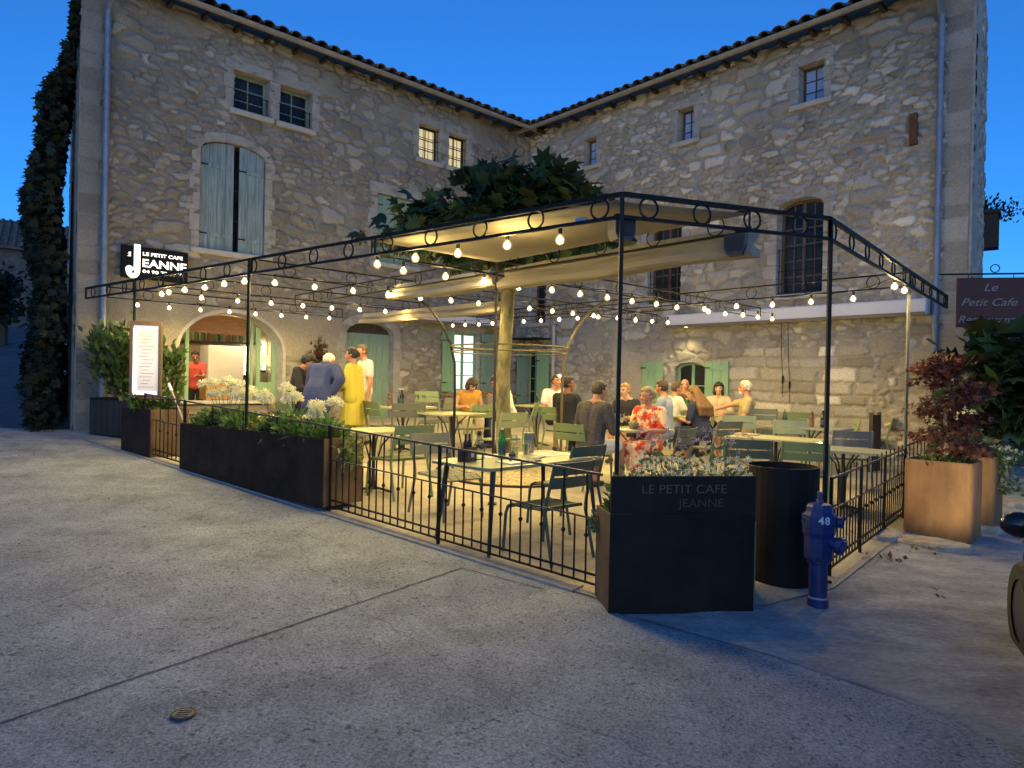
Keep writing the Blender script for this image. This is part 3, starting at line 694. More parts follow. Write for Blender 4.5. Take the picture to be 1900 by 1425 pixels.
# corners of the terrace
P3=Vector((.78,4.98));P2=Vector((-3.14,8.05));P1=Vector((-5.64,10.11));EL=Vector((-7.05,11.2));P4=Vector((2.58,5.58));P5=Vector((4.69,8.07));ER=Vector((6.44,10.1))
UL=(EL-P3).normalized(); UR=(ER-P4).normalized()
sheet('ground',[(-70,-30),(70,-30),(70,90),(-70,90)],rock,-.012,2.0)
dr0=fl(0,802);dr1=fl(133,796)
_q=lambda u,v:tuple(fl(u,v)[:2])
_e1=_q(1770,1330);_e2=_q(1430,1217);_e1b=_q(1765,1326);_e2b=_q(1430,1213)  # slab edge shaped to follow the planter's shadow line across the ground
sheet('concrete_pavement',[(-14,-3),(4.6,-3),_e1,_e2,(.80,4.62),(.72,4.88),(-7.10,11.10),(-7.62,11.72),(-8.9,10.9),(-14,8.6)],conc,-.004,.5)
sheet('terrace_gravel',[(.74,4.92),(1.9,5.0),(2.62,5.45),(6.9,10.35),(8.0,11.6),(.4,19.2),(-7.5,11.7),(-7.05,11.14)],grav,-.004,.5)
sheet('asphalt_lane',[(-10.4,9.6),(-7.62,11.74),(-10.3,14.9),(-15,21.7),(-22,31.5),(-45,31.5),(-32,14)],asph,-.002,.5)
sheet('stone_paving',[(4.5,-3),(30,-3),(30,14),(8.2,11.4),(6.95,10.3),(2.70,5.45),(1.95,4.95),(.86,4.66),_e2b,_e1b],rock,-.006,.25,rough=.05)
# drain slot across the lane, expansion joints
slot=mat('dark_joint',(.03,.028,.026),.95)
def strip(name,a,b,w,m,dz,label=None,cat=None,n=14):
    a=Vector(a[:2]);b=Vector(b[:2]);d=(b-a).normalized();nn=Vector((-d.y,d.x))*w/2;v=[];f=[]
    for k in range(n+1):
        p=a+(b-a)*k/n; q=nn*(random.uniform(.8,1.2)); off=nn*random.uniform(-.8,.8)
        for s_ in (1,-1): pp=p+q*s_+off; v.append((pp.x,pp.y,ground(pp.x,pp.y)+dz))
    for k in range(n): f.append((2*k,2*k+1,2*k+3,2*k+2))
    b_=MB().add(v,f); o=b_.build(name,m); tag(o,kind='structure'); return o
strip('drain_slot',dr0+Vector((-2,-1.2,0)),dr1,.10,slot,.004)
strip('pavement_joint',fl(-60,1362),fl(856,1054),.011,slot,.001,n=60)
strip('pavement_joint',fl(856,1054),fl(1010,1093),.008,slot,.001,n=10)
strip('pavement_joint',fl(0,1145),fl(470,985),.004,slot,.001,n=40)
# low kerb under the front fence
kb=mat('kerb_concrete',(.27,.255,.22),.9,ns=9,na=.2,bump=.5,bs=40)
b=MB();a=P3+UL*.25;c=P3+UL*10.0;nn=Vector((UL.y,-UL.x))
if nn.y>0: nn=-nn
for k in range(10):
    s0=.3+.97*k;s1=s0+.965;p=P3+UL*s0;q=P3+UL*s1
    vs=[]
    for pp in (p,q):
        for off in (.10,-.06):
            e=pp+nn*off
            for dz in (-.1,.010): vs.append((e.x,e.y,g(e.x,e.y)+dz))
    b.add(vs,[(0,2,3,1),(4,5,7,6),(1,3,7,5),(0,1,5,4),(2,6,7,3),(0,4,6,2)])
tag(b.build('kerb',kb),kind='structure')
cov=thing('valve_cover','small round iron valve cover in the foreground concrete','cover',fl(340,1325)+Vector((0,0,.0)))
b=MB();b.lathe([(.058,-.02),(.058,.003),(.052,.006),(.052,.003)],n=24);b.build('rim',mat('cast_iron',(.05,.048,.045),.7,.3,ns=40,na=.3),cov)
b=MB();b.lathe([(.049,-.02),(.049,.005)],n=24)
for k in range(4): b.box(-.03,.03,-.032+k*.018,-.024+k*.018,.005,.0075)
b.build('lid',mat('cast_iron_lid',(.10,.095,.085),.7,.2,ns=60,na=.4),cov)
# ================= PERGOLA =================
ZT,ZL=2.965,2.80
perg=thing('pergola','black wrought iron pergola frame with rings between its double beams covering the terrace','pergola',(P3.x,P3.y,g(P3.x,P3.y)))
BD=Vector((AD.y,-AD.x))   # along the right house, towards the viewer
J=Vector((-1.41,6.71));Cc=Vector((-.2,7.79));K=Vector((1.85,5.37))
ringmesh={}
def beam(a,b,zt=ZT,zl=ZL,rt=.021,rl=.015,sp=.60,ph=.17,rr=.075,ties=(),m=iron):
    a=Vector((a[0],a[1]));b_=Vector((b[0],b[1]));L=(b_-a).length;d=(b_-a)/L
    q=MB();A3=lambda s,z:(a.x+d.x*s,a.y+d.y*s,z)
    q.tube([A3(0,zt),A3(L,zt)],rt,4); q.tube([A3(0,zl),A3(L,zl)],rl,4)
    for s in [0.0,L]+list(ties): q.tube([A3(s,zl),A3(s,zt)],rl*.9,4)
    o=q.build('beam',m,perg,world=True)
    s=ph
    key=(round(rt,3),)
    while s<L-.05:
        if key not in ringmesh:
            r=MB();r.ring((0,0,0),(1,0,0),(0,0,1),rr,.009 if rt>.018 else .006,20,5);mm=r.build('ring',m).data; bpy.data.objects.remove(bpy.data.objects[-1]) if False else None
            ringmesh[key]=mm
            for oo in [x for x in COL.objects if x.data is mm]: bpy.data.objects.remove(oo)
        ring=link('ring',ringmesh[key],o); ring.location=A3(s,(zt+zl)/2); ring.rotation_euler=(0,0,math.atan2(d.y,d.x))
        ring.matrix_parent_inverse=wmat(o).inverted(); s+=sp
    return o
beam(P3,EL,rt=.023,rl=.018,sp=.595,ph=.19,ties=(2.75,4.98,8.2))
beam(P3,P4,rt=.024,rl=.018,sp=.46,ph=.22); beam(P4,ER,rt=.023,rl=.018,sp=.56,ph=.12,ties=(3.26,))
thin=dict(rt=.013,rl=.011)
beam(J,J+AD*7.9,sp=.85,ph=.5,**thin); beam(P2,P2+AD*8.2,sp=.85,ph=.5,**thin)
S3=Vector((-4.86,9.42)); beam(S3,S3+AD*4.3,sp=.85,ph=.6,**thin)
W4=Vector((-6.55,10.95)); beam(W4,W4+AD*4.2,sp=.85,ph=.6,**thin)
beam(K,Cc-BD*5.2,sp=.62,ph=.3,**thin); beam(P5,P5-BD*7.6,sp=.8,ph=.4,**thin)
E3=Vector((2.6,11.1)); beam(E3,E3-BD*5.0,sp=.7,ph=.3,**thin)
def post(p,z0=None,r=.021,top=ZT,m=iron):
    q=MB();q.tube([(p.x,p.y,(g(p.x,p.y) if z0 is None else z0)-.02),(p.x,p.y,top)],r,4);q.box(p.x-.05,p.x+.05,p.y-.05,p.y+.05,g(p.x,p.y)-.01,g(p.x,p.y)+.012);return q.build('post',m,perg,world=True)
for p in (P3,P2,P1): post(p)
post(P4+Vector((.02,.02))); post(P5,r=.019,m=mat('greyed_iron',(.08,.08,.075),.5,.3)); post(Cc,r=.022,m=iron_br)
# ---- cloth ----
cloth=mat('cream_canvas',(.36,.32,.24),.9,ns=1.3,na=.07,trans=.22,bump=.35,bs=5)
def clothsheet(name,label,c4,z,sag,n=14,th=.006):
    """four-cornered cloth hung level between the beams"""
    V=[];nn=n+1
    for top in (0,1):
        for i in range(nn):
            for j in range(nn):
                u=i/n;v=j/n
                p=c4[0]*(1-u)*(1-v)+c4[1]*u*(1-v)+c4[2]*u*v+c4[3]*(1-u)*v
                V.append((p.x,p.y,z-sag*16*u*(1-u)*v*(1-v)-.012*math.sin(u*13)*(1-v)*v*2+top*th))
    Fs=[];N=nn*nn
    for i in range(n):
        for j in range(n):
            a=i*nn+j;Fs+= [(a,a+1,a+nn+1,a+nn),(N+a,N+a+nn,N+a+nn+1,N+a+1)]
    for k in range(n):
        for a,b in ((k,k+1),(n*nn+k+1,n*nn+k),((k+1)*nn,k*nn),(k*nn+n,(k+1)*nn+n)): Fs.append((a,N+a,N+b,b))
    c=Vector(((c4[0]+c4[2])/2).to_tuple()+(z,)) if len(c4[0])==2 else (c4[0]+c4[2])/2
    t=thing(name,label,'canopy',(c.x,c.y,z)); b=MB().add([tuple(Vector(v)-Vector((c.x,c.y,z))) for v in V],Fs); b.build('cloth',cloth,t,smooth=True); return t
clothsheet('shade_canopy','flat cream cloth canopy stretched under the front corner of the pergola',[J+AD*.05,P3+UL*.06+Vector((0,.05)),K,Cc],ZT-.03,.06)
def folded(name,label,a,b,z0,z1,dp_=.28,seed=1):
    """an awning drawn back into a hanging fold along a beam"""
    a=Vector(a);b=Vector(b);L=(b-a).length;d=(b-a)/L;nn=Vector((-d.y,d.x)); 
    if nn.y<0: nn=-nn
    rnd=random.Random(seed);n=24;prof=[(-.02,z1),(-.035,(z0*.35+z1*.65)),(-.005,(z0*.45+z1*.55)),(-.05,z0+.07),(-.06,z0+.02),(-.03,z0),(dp_*.5,z0+.01),(dp_,z0+.03),(dp_*1.02,z0+.09),(dp_*.6,z0+.12),(dp_*.9,z1-.03),(dp_*.8,z1)]
    V=[];Fs=[];m=len(prof)
    for i in range(n+1):
        s=L*i/n
        for k,(o,z) in enumerate(prof):
            w=.010*math.sin(s*5+k*1.7+seed)+.006*rnd.uniform(-1,1)
            e=.10*((i==0)-(i==n))*(1 if k in (3,4,5) else 0)
            p=a+d*(s-e)+nn*(o+w); V.append((p.x,p.y,z+.012*math.sin(s*3+seed)*(z<z1-.05)))
    for i in range(n):
        for k in range(m): Fs.append((i*m+k,i*m+(k+1)%m,(i+1)*m+(k+1)%m,(i+1)*m+k))
    Fs+=[tuple(range(m-1,-1,-1)),tuple(n*m+k for k in range(m))]
    c=(a+b)/2;t=thing(name,label,'awning',(c.x,c.y,z0));q=MB().add([tuple(Vector(v)-Vector((c.x,c.y,z0))) for v in V],Fs);q.build('cloth',cloth,t)
    q=MB();p0=a+nn*dp_*.4;p1=b+nn*dp_*.4;q.tube([(p0.x-c.x,p0.y-c.y,z1-z0+.01),(p1.x-c.x,p1.y-c.y,z1-z0+.01)],.014,6);q.build('rod',iron,t);return t
folded('folded_awning','cream awning drawn back into a long fold running from the centre post to the right',Cc+BD*.12+AD*.03,K-BD*.08+AD*.06,2.62,2.86,.26,1)
folded('folded_awning','cream awning drawn into a fold left of the centre post behind the front beam',Cc-BD*.12,Cc-BD*2.15,2.66,2.86,.26,2)
folded('folded_awning','cream awning folded above the old double door, farthest from the road',Vector((-2.85,12.95)),Vector((-.25,10.4)),2.62,2.80,.26,3)
# ---- string lights ----
globe_m=glassmat('clear_bulb_glass',(1,.97,.9),.30,(1,.68,.28),.10)
core_m=mat('lit_filament',(1,.9,.6),.5,emit=(1,.80,.45),es=10)
cable=mat('black_cable',(.015,.015,.015),.7)
gl=MB();gl.lathe([(.012,.045),(.022,.035),(.036,.016),(.042,-.006),(.036,-.030),(.020,-.044),(.003,-.048)],n=12,cap=False)
go=gl.build('globe',globe_m,smooth=True);gme=go.data;bpy.data.objects.remove(go)
cl=MB();cl.sph((0,0,-.004),.025,8,6);co=cl.build('filament',core_m,smooth=True);cme=co.data;bpy.data.objects.remove(co)
sl_=MB();sl_.lathe([(.016,.04),(.018,.05),(.018,.09),(.010,.10)],n=8);so_=sl_.build('socket',cable);sme=so_.data;bpy.data.objects.remove(so_)
ZB=2.735
def string(label,px,zb=ZB,hang=None):
    P=[zp(u,v,zb) for u,v in px]
    t=thing('string_lights',label,'string lights',tuple(P[0]),0,'warm bulb strings under the pergola')
    q=MB();pts=[]
    for i,p in enumerate(P):
        pts.append(p+Vector((0,0,.10)))
        if i<len(P)-1:
            m=(p+P[i+1])/2; pts.append(m+Vector((0,0,.085)))
    q.tube([p-P[0] for p in pts],.006,5); q.build('cable',cable,t)
    for p in P:
        s=link('bulb',gme,t,loc=p-P[0]); f=link('filament',cme,s); k=link('socket',sme,s)
        w=BULB_W*random.uniform(.75,1.25)     # base-up bulbs: downward spot cone added to keep the upper walls dim
        lamp('bulb_light',(0,0,-.004),w*.95,(1.0,.74,.265),s,.031,spot=179,world=False).data.spot_blend=.45
        if len(t.children)%2: lamp('bulb_light',(0,0,-.004),w*.55,(1.0,.74,.265),s,.031,world=False)
    return t
string('warm bulbs hanging along the front beam of the pergola facing the road',[(343,537),(380,533),(416,526),(454,521),(700,489.5),(770.6,478),(849.5,469),(941,454),(1039,444)][4:])
string('warm bulbs along the left end of the front beam under the lit sign',[(300,545),(313,542),(343,537),(380,533),(416,526),(454,521)])
string('warm bulbs running inward from the second post behind the white flowers',[(510,524),(584,532),(655,539),(720,545),(780,552.6),(836.8,557),(888,562.5),(982.5,572),(1024.8,576.7),(1063,581),(1101.5,585.5)])
string('warm bulbs on the short cross beam before the arched bar opening',[(374,552),(441,558),(503,562),(562,567),(616,571),(667.4,574),(715,577.6),(759,582)])
string('warm bulbs closest to the wall right above the arched bar opening',[(255,565.5),(314,571),(372,574.5),(426,578),(474,582),(522,585),(568,588),(611,590)])
string('four warm bulbs from the flat cream canopy corner to the centre post',[(748.4,501.7),(826.8,512),(898,520.7)])
string('warm bulbs running from the tree trunk toward the right house',[(962,532.4),(1024,537.5),(1076.5,545),(1127,551.7),(1172.6,558.5),(1218,563.6),(1255.8,570),(1314.7,577.5),(1345.7,581.7),(1378.5,584),(1406,588),(1433,591.6)])
string('warm bulbs low in front of the lit kitchen window and door',[(840,603.7),(863,602.6),(888.5,601.7),(914,599.7),(971.7,596),(1003.8,594.6),(1037.6,592.6),(1071.7,590),(1110,587.8)])
string('warm bulbs just left of the green shuttered window top',[(1146,589.8),(1179.4,593),(1210,595.8),(1239,598)])
string('warm bulbs along the right end of the pergola before the awning box',[(1307,573),(1366.7,567.8),(1433,565),(1504.8,559.6),(1583,553.7),(1659.8,530.6),(1678,538)])
# ---- loudspeakers and small fittings ----
grey_p=mat('grey_plastic',(.03,.036,.05),.6)
def speaker(label,loc,rz,w=.165,h=.16,d=.13):
    t=thing('loudspeaker',label,'loudspeaker',loc,rz);b=MB()
    b.prism([(-w*.36,0),(w*.36,0),(w*.5,h*.30),(w*.5,h),(-w*.5,h),(-w*.5,h*.30)],-d/2,d/2);b.build('cabinet',grey_p,t)
    b=MB();b.prism([(-w*.30,.03),(w*.30,.03),(w*.42,h*.34),(w*.42,h-.03),(-w*.42,h-.03),(-w*.42,h*.34)],-d/2-.012,-d/2-.002);b.build('grille',mat('black_mesh',(.02,.022,.026),.8,ns=200,na=.4),t)
    b=MB();b.box(-.02,.02,d/2,d/2+.03,h*.4,h+.06);b.build('bracket',iron,t);return t
p=dp(1153,447,5.10);speaker('grey loudspeaker fixed behind the near corner post under the canopy',p,R(18))
p=dp(1365,474,5.42);speaker('dark loudspeaker hanging at the right end of the folded awning',p,R(-30),.16,.165,.12)
p=dp(1079,412,5.28);t=thing('junction_box','small pale junction box on the front beam near the corner post','box',p,R(-38));b=MB();b.bbox(-.045,.045,-.03,.03,-.012,.03,.005);b.build('case',mat('pale_grey_plastic',(.30,.32,.40),.5),t);b=MB();b.box(-.03,.03,-.034,-.0305,0,.02);b.build('lid',mat('pale_grey_lid',(.24,.26,.33),.5),t)
# hoop frame round the tree
hf=thing('hoop_frame','curved iron hoop frame with two bowed uprights around the tree trunk','frame',(-.05,10.0,g(0,10)))
hm=mat('hoop_iron',(.10,.08,.03),.55,.2); G0=hf.location.z
for s_,m in ((-1,iron),(1,hm)):
    q=MB();q.tube([(s_*.79,0,-.02),(s_*.79,0,1.15),(s_*.80,0,1.55),(s_*.87,0,1.85),(s_*1.0,0,2.12),(s_*1.2,0,2.38),(s_*1.42,0,2.52)],.020,7);q.build('upright',m,hf)
q=MB();q.ring((0,0,1.80),(1,0,0),(0,1,0),.86,.012,28,6);q.build('hoop',hm,hf);q=MB();q.ring((0,0,1.72),(1,0,0),(0,1,0),.84,.010,28,6);q.build('hoop',hm,hf)
# ================= RAILINGS, PLANTERS =================
def baluster(h,knot):
    b=MB();b.tube([(0,0,.05),(0,0,h)],.0075,4)
    if knot:b.lathe([(.008,h*.47-.02),(.02,h*.47),(.008,h*.47+.02)],n=8)
    o=b.build('baluster',iron);m=o.data;bpy.data.objects.remove(o);return m
BT=baluster(.88,True);BS=baluster(.55,False);BM=baluster(.55,True)
rail_m=mat('lit_brown_rail',(.075,.06,.045),.5,.3,ns=20,na=.3)  # upper rails look brown in the lamplight; that brown is painted in
def railing(name,label,a,b,h=.89,mid=.55,low=(.06,.13),sp=.105,posts=(0,1),upper_only=None):
    a=Vector(a[:2]);b_=Vector(b[:2]);L=(b_-a).length;d=(b_-a)/L;z=lambda s:g(a.x+d.x*s,a.y+d.y*s)
    t=thing(name,label,'railing',(a.x,a.y,z(0)),math.atan2(d.y,d.x)); zz=lambda s:z(s)-z(0)
    q=MB();q.tube([(0,0,h),(L,0,zz(L)+h)],.013,4);q.build('rail',rail_m,t)
    q=MB();q.tube([(0,0,mid),(L,0,zz(L)+mid)],.009,4);q.build('rail',rail_m,t)
    for l in low: q=MB();q.tube([(0,0,l),(L,0,zz(L)+l)],.011,4);q.build('rail',iron,t)
    for f in posts:
        s=f*L;q=MB();q.box(s-.012,s+.012,-.012,.012,zz(s)-.03,zz(s)+h+.012);q.build('post',iron,t)
    s=sp;k=0
    while s<L-sp*.5:
        o=link('baluster',BT if k%2 else BS,t,loc=(s,0,zz(s)));s+=sp;k+=1
    return t
F=lambda s:P3+UL*s
railing('railing','black iron railing between the long planter and the near planter',F(3.40),F(.12),posts=(0,.485))
railing('railing','thin iron railing rising behind the long flower planter',F(6.55),F(3.42),sp=.36,mid=.70,low=(.10,))
railing('railing','short iron railing left of the long planter beside the menu case',F(7.75),F(6.57),sp=.12)
railing('railing','black iron railing down the right side of the terrace to the pale planters',P4+UR*.22,P4+UR*3.2,h=.82,sp=.10,posts=(0,.33,.66,1))
railing('railing','far end of the right railing behind the maple planter',P4+UR*3.22,P4+UR*5.0,h=.85,sp=.12,posts=(1,))
corten=mat('dark_corten',(.018,.010,.006),.85,.0,ns=3,na=.5,col2=(.045,.026,.016),spec=.15,bump=.15,bs=60)
corten_b=mat('lit_side_corten',(.10,.06,.03),.8,.15,ns=4,na=.35,bump=.15,bs=60)  # browner copy for side panels: the lamplight on them put into the colour
corten_l=mat('rust_corten',(.12,.055,.02),.7,.15,ns=3.2,col2=(.27,.15,.06),bump=.15,bs=50,stretch=(1,1,.35))
blackst=mat('blackened_steel',(.005,.005,.0055),.65,.0,ns=2.5,col2=(.015,.013,.012),spec=.18,bump=.1,bs=30)
soil=mat('planter_soil',(.045,.03,.02),.95,ns=20,na=.5,bump=.9,bs=30)
def planter(label,loc,rz,L,W,H,m_front,m_side=None,name='planter'):
    t=thing(name,label,'planter',loc,rz);th=.012;m_side=m_side or m_front
    b=MB();b.box(0,L,0,th,-.03,H);b.build('front_panel',m_front,t)
    b=MB();b.box(0,L,W-th,W,-.03,H);b.build('back_panel',m_side,t)
    for x in (0,L-th): b=MB();b.box(x,x+th,th,W-th,-.03,H);b.build('side_panel',m_side,t)
    b=MB();b.box(th,L-th,th,W-th,-.02,H-.06);b.build('soil',soil,t)
    return t
def round_planter(label,loc,rz,L,W,H,m_front,m_side=None):
    t=thing('planter',label,'planter',loc,rz);r=.05
    def outline(o):
        P=[]
        for cx,cy,a0 in ((L-r,W-r,0),(r,W-r,90),(r,r,180),(L-r,r,270)):
            for k in range(6): a=R(a0+18*k);P.append((cx+(r-o)*math.cos(a),cy+(r-o)*math.sin(a)))
        return P
    rings=[(outline(.0),-.03),(outline(.0),H-.012),(outline(.006),H),(outline(.022),H),(outline(.026),H-.012),(outline(.026),H-.10)]
    V=[(x,y,z) for P,z in rings for x,y in P];n=24;Fs=[]
    for i in range(len(rings)-1):
        for k in range(n): Fs.append((i*n+k,i*n+(k+1)%n,(i+1)*n+(k+1)%n,(i+1)*n+k))
    MB().add(V,Fs).build('wall',m_front,t,smooth=False)
    P=outline(.024);MB().add([(x,y,H-.07) for x,y in P]+[(x,y,H-.2) for x,y in P],[tuple(range(n))]+[(k,k+n,(k+1)%n+n,(k+1)%n) for k in range(n)]).build('soil',soil,t)
    return t
def frame_at(p,rz): return Matrix.Translation(p)@Matrix.Rotation(rz,4,'Z')
r1=math.atan2(-UL.y,-UL.x)
p=F(6.45)+Vector((UL.y,-UL.x))*(.10 if UL.y*0-UL.x*1<0 else -.10)
nrm=Vector((-UL.y,UL.x)); nrm=nrm if nrm.y<0 else -nrm      # towards the road
def zmin(*ps): return min(g(q.x,q.y) for q in ps)
a=F(6.50)+nrm*.09;b_=F(3.40)+nrm*.09
TP1=planter('long dark brown steel planter full of white flowers along the road',(a.x,a.y,g(a.x,a.y)-.07),r1,(b_-a).length,.52,.68,corten,corten_b)
PL1a,PL1r=a,r1
a=F(8.42)+nrm*.05;TP0=planter('small dark brown steel planter under the lit menu case',(a.x,a.y,g(a.x,a.y)-.02),r1,.95,.55,.66,corten,corten_b)
PL0a=a
a=Vector((.70,4.70));b_=Vector((1.80,4.86));rn=math.atan2((b_-a).y,(b_-a).x)
TPN=planter('tall black steel planter with cut out lettering at the near corner',(a.x,a.y,-.03),rn,1.07,.36,.70,blackst,corten_b)
b=MB();b.box(0,1.07,-.004,.010,.705,.965);b.build('sign_panel',blackst,TPN)
cut=mat('cut_out_letters',(.10,.085,.055),.8)
RX=Matrix.Rotation(math.pi/2,4,'X')
text('lettering','LE PETIT CAFE',.088,Matrix.Translation((.225,-.005,.845))@RX,cut,TPN,.003,width=.62,bold=-.0012)
text('lettering','JEANNE',.082,Matrix.Translation((.485,-.005,.748))@RX,mat('cut_out_letters_dim',(.045,.038,.026),.8),TPN,.003,width=.34)
PNa,PNr=a,rn
# half round planter
t=thing('planter','round black steel planter between the lettered planter and the blue hydrant','planter',(2.27,5.66,-.04));b=MB()
n=32
b.lathe([(.285,-.02),(.285,.965),(.272,.965),(.272,.86)],n=n,cap=False);b.build('wall',blackst,t,smooth=False);b=MB();b.lathe([(.27,.80),(.27,.86)],n=n);b.build('soil',soil,t)
# tall black planter by the left downpipe
kA=fl(165,806);kB=fl(250,812);rk=math.atan2(-.30,.95)
TPK=planter('black slatted planter box holding a bushy shrub beside the left downpipe',(kA.x+.02,kA.y-.02,kA.z-.03),rk,.92,.55,.66,blackst,blackst)
b=MB()
for k in range(7): b.box(.03+.125*k,.145+.125*k,-.012,-.002,.04,.62)
b.build('slats',mat('black_boards',(.018,.016,.014),.8,ns=8,na=.3,stretch=(6,1,1)),TPK)
# rusty square planters on the right
cA=fl(1685,985);cB=fl(1797,1012)
c1=Vector((4.30,7.42));c2=Vector((4.76,6.98));rc=math.atan2((c2-c1).y,(c2-c1).x)
TPR=round_planter('near rust coloured square planter holding a red maple',(c1.x,c1.y,.02),rc,(c2-c1).length,.55,.80,corten_l,corten_l)
for k in range(0): pass
d1=c1+Vector((.52,.50));TPR2=round_planter('second rust coloured planter behind with white flowers trailing over it',(d1.x+.10,d1.y+.06,.05),rc,.64,.60,.78,corten_l,corten_l)
# rough stone plinth under them
b=MB()
rnd=random.Random(4)
st_m=mat('kerb_stone',(.33,.29,.22),.9,ns=7,na=.3,bump=.9,bs=18)
for i,(u,v,w,d_) in enumerate([(1640,1000,.5,.5),(1740,1018,.75,.4),(1835,985,.6,.55),(1885,940,.6,.5)]):
    p=fl(u,v);t=thing('stone_slab',['rough stone slab against the right railing','rough stone slab in front of the near rusty planter','rough stone slab right of the near rusty planter','rough stone slab beside the trailing flowers'][i],'stone slab',(p.x,p.y+d_*.3,p.z),rnd.uniform(.5,.75)-1.3)
    m=MB();n=9;vs=[];Fs=[]
    ang=sorted(rnd.uniform(0,6.28) for _ in range(n));ang=[6.283*(k+rnd.uniform(-.3,.3))/n for k in range(n)]
    for zz,sc in ((-.06,1.04),(.035,1.0),(.055,.9)):
        for a in ang: vs.append((w*.5*math.cos(a)*sc,d_*.5*math.sin(a)*sc,zz+rnd.uniform(-.008,.008)))
    for l in range(2):
        for k in range(n): Fs.append((l*n+k,l*n+(k+1)%n,(l+1)*n+(k+1)%n,(l+1)*n+k))
    Fs.append(tuple(2*n+k for k in range(n)));m.add(vs,Fs);m.build('slab',st_m,t)
# ================= SIGNS =================
letter_m=mat('lit_sign_letters',(1,1,.95),.5,emit=(1,.97,.86),es=.55)
sgn=thing('wall_sign','black wall sign with lit white lettering and a big J above the bar','sign',wA(.64,-.12,3.30),AANG)
b=MB();b.bbox(0,1.12,-.05,.02,.0,.58,.006);b.build('panel',mat('sign_black',(.004,.004,.005),.6,spec=.15),sgn)
b=MB();b.box(.1,.14,.02,.10,.1,.5);b.build('bracket',iron,sgn)
b=MB()   # the big J as a bar with a hooked, ball-ended foot
J2=[(.27,.58),(.27,.10)];y0,y1=-.075,-.055
b.prism([(.20,.61),(.30,.61),(.30,.14),(.20,.14)],y0,y1)
pts=[]
for k in range(11):
    a=-math.pi*k/10; pts.append((.185+.115*math.cos(a),.14+.145*math.sin(a)))
inn=[(.185+.03*math.cos(-math.pi*k/10),.14+.06*math.sin(-math.pi*k/10)) for k in range(11)]
for k in range(10): b.prism([pts[k],inn[k],inn[k+1],pts[k+1]],y0,y1)
ball=[(.125+.06*math.cos(6.283*k/14),.155+.06*math.sin(6.283*k/14)) for k in range(14)];b.prism(ball,y0-.004,y1)
b.build('initial',letter_m,sgn)
TX=lambda x,z:Matrix.Translation((x,-.054,z))@RX
text('lettering','LE PETIT CAFE',.085,TX(.345,.43),letter_m,sgn,.004,width=.68,bold=.002)
text('lettering','EANNE',.20,TX(.345,.225),letter_m,sgn,.004,width=.75,bold=.004)
text('lettering','04 90 72 03 71',.08,TX(.345,.115),letter_m,sgn,.004,width=.70,bold=.0015)
text('lettering','bis',.08,Matrix.Translation((.15,-.054,.38))@RX@Matrix.Rotation(math.pi/2,4,'Z'),letter_m,sgn,.004)
# lit menu case
mp=dp(270,735,10.0);mc=thing('menu_case','lit glass menu case on a brown stand beside the small planter','menu case',(mp.x,mp.y,g(mp.x,mp.y)),R(14))
zb=mp.z-mc.location.z
b=MB();b.box(-.21,-.17,-.05,.05,zb-.04,zb+1.10);b.box(.17,.21,-.05,.05,zb-.04,zb+1.10);b.box(-.17,.17,-.05,.05,zb+1.04,zb+1.10);b.box(-.17,.17,-.05,.05,zb-.04,zb+.02);b.build('frame',mat('brown_steel',(.07,.042,.022),.6),mc)
b=MB();b.box(-.17,.17,.0,.02,zb+.02,zb+1.04);b.build('lit_panel',mat('lit_menu_panel',(1,1,1),.5,emit=(1,.97,.97),es=.15),mc)
b=MB();b.box(-.12,.15,-.01,-.003,zb+.08,zb+.98);b.build('menu_sheet',mat('menu_sheet',(.45,.43,.44),.7,emit=(.95,.92,.97),es=.08),mc)
b=MB()
for k in range(16): b.box(-.09+.02*(k%3),.11-.025*((k*7)%4),-.0115,-.0105,zb+.13+.05*k,zb+.139+.05*k)
b.build('menu_print',mat('menu_print',(.2,.2,.21),.8),mc)
b=MB();b.box(-.03,.03,-.02,.02,-.02,zb-.04);b.build('stand',iron,mc)
b=MB();b.box(-.162,-.15,-.015,.0,zb+.05,zb+1.0);b.build('light_strip',mat('lit_strip',(1,1,1),.5,emit=(1,1,1),es=3),mc)
lamp('menu_light',(0,-.25,zb+.5),.5,(1,.95,.9),mc,.15,world=False)
hd=thing('handrail','white tipped grey handrail leaning beside the small planter','handrail',fl(340,860));b=MB();q0=fl(340,855)-hd.location;b.tube([(0,.05,.0),(0,.05,.50),(-.35,.32,1.02)],.012,6);b.build('bar',mat('grey_bar',(.25,.23,.20),.5),hd);b=MB();b.tube([(-.33,.305,.99),(-.40,.36,1.09)],.02,7);b.build('tip',mat('white_tip',(.7,.7,.68),.5),hd)
# red hanging sign on the right
sp_=dp(1838,560,10.2);rs=thing('hanging_sign','dull red board with white script lettering on an iron bracket by the right house','sign',sp_,R(-12))
b=MB();b.bbox(-.46,.46,-.02,.02,-.38,.36,.006);b.build('board',mat('dull_red',(.045,.011,.011),.7,ns=4,na=.2),rs)
wl=mat('white_lettering',(.20,.18,.19),.7)
for s_,x,z,w in (('Le',-.10,.16,.22),('Petit Cafe',-.40,-.06,.88),('Restaurant',-.44,-.32,.90)): text('lettering',s_,.16,Matrix.Translation((x,-.022,z))@RX,wl,rs,.002,shear=.35,width=w*.85)
b=MB();b.tube([(-.7,0,.42),(.6,0,.42)],.014,5);b.tube([(-.3,0,.42),(-.3,0,.35)],.006,5);b.tube([(.3,0,.42),(.3,0,.35)],.006,5)
b.ring((.05,0,.50),(1,0,0),(0,0,1),.06,.008,14,5);b.build('bracket',iron,rs)
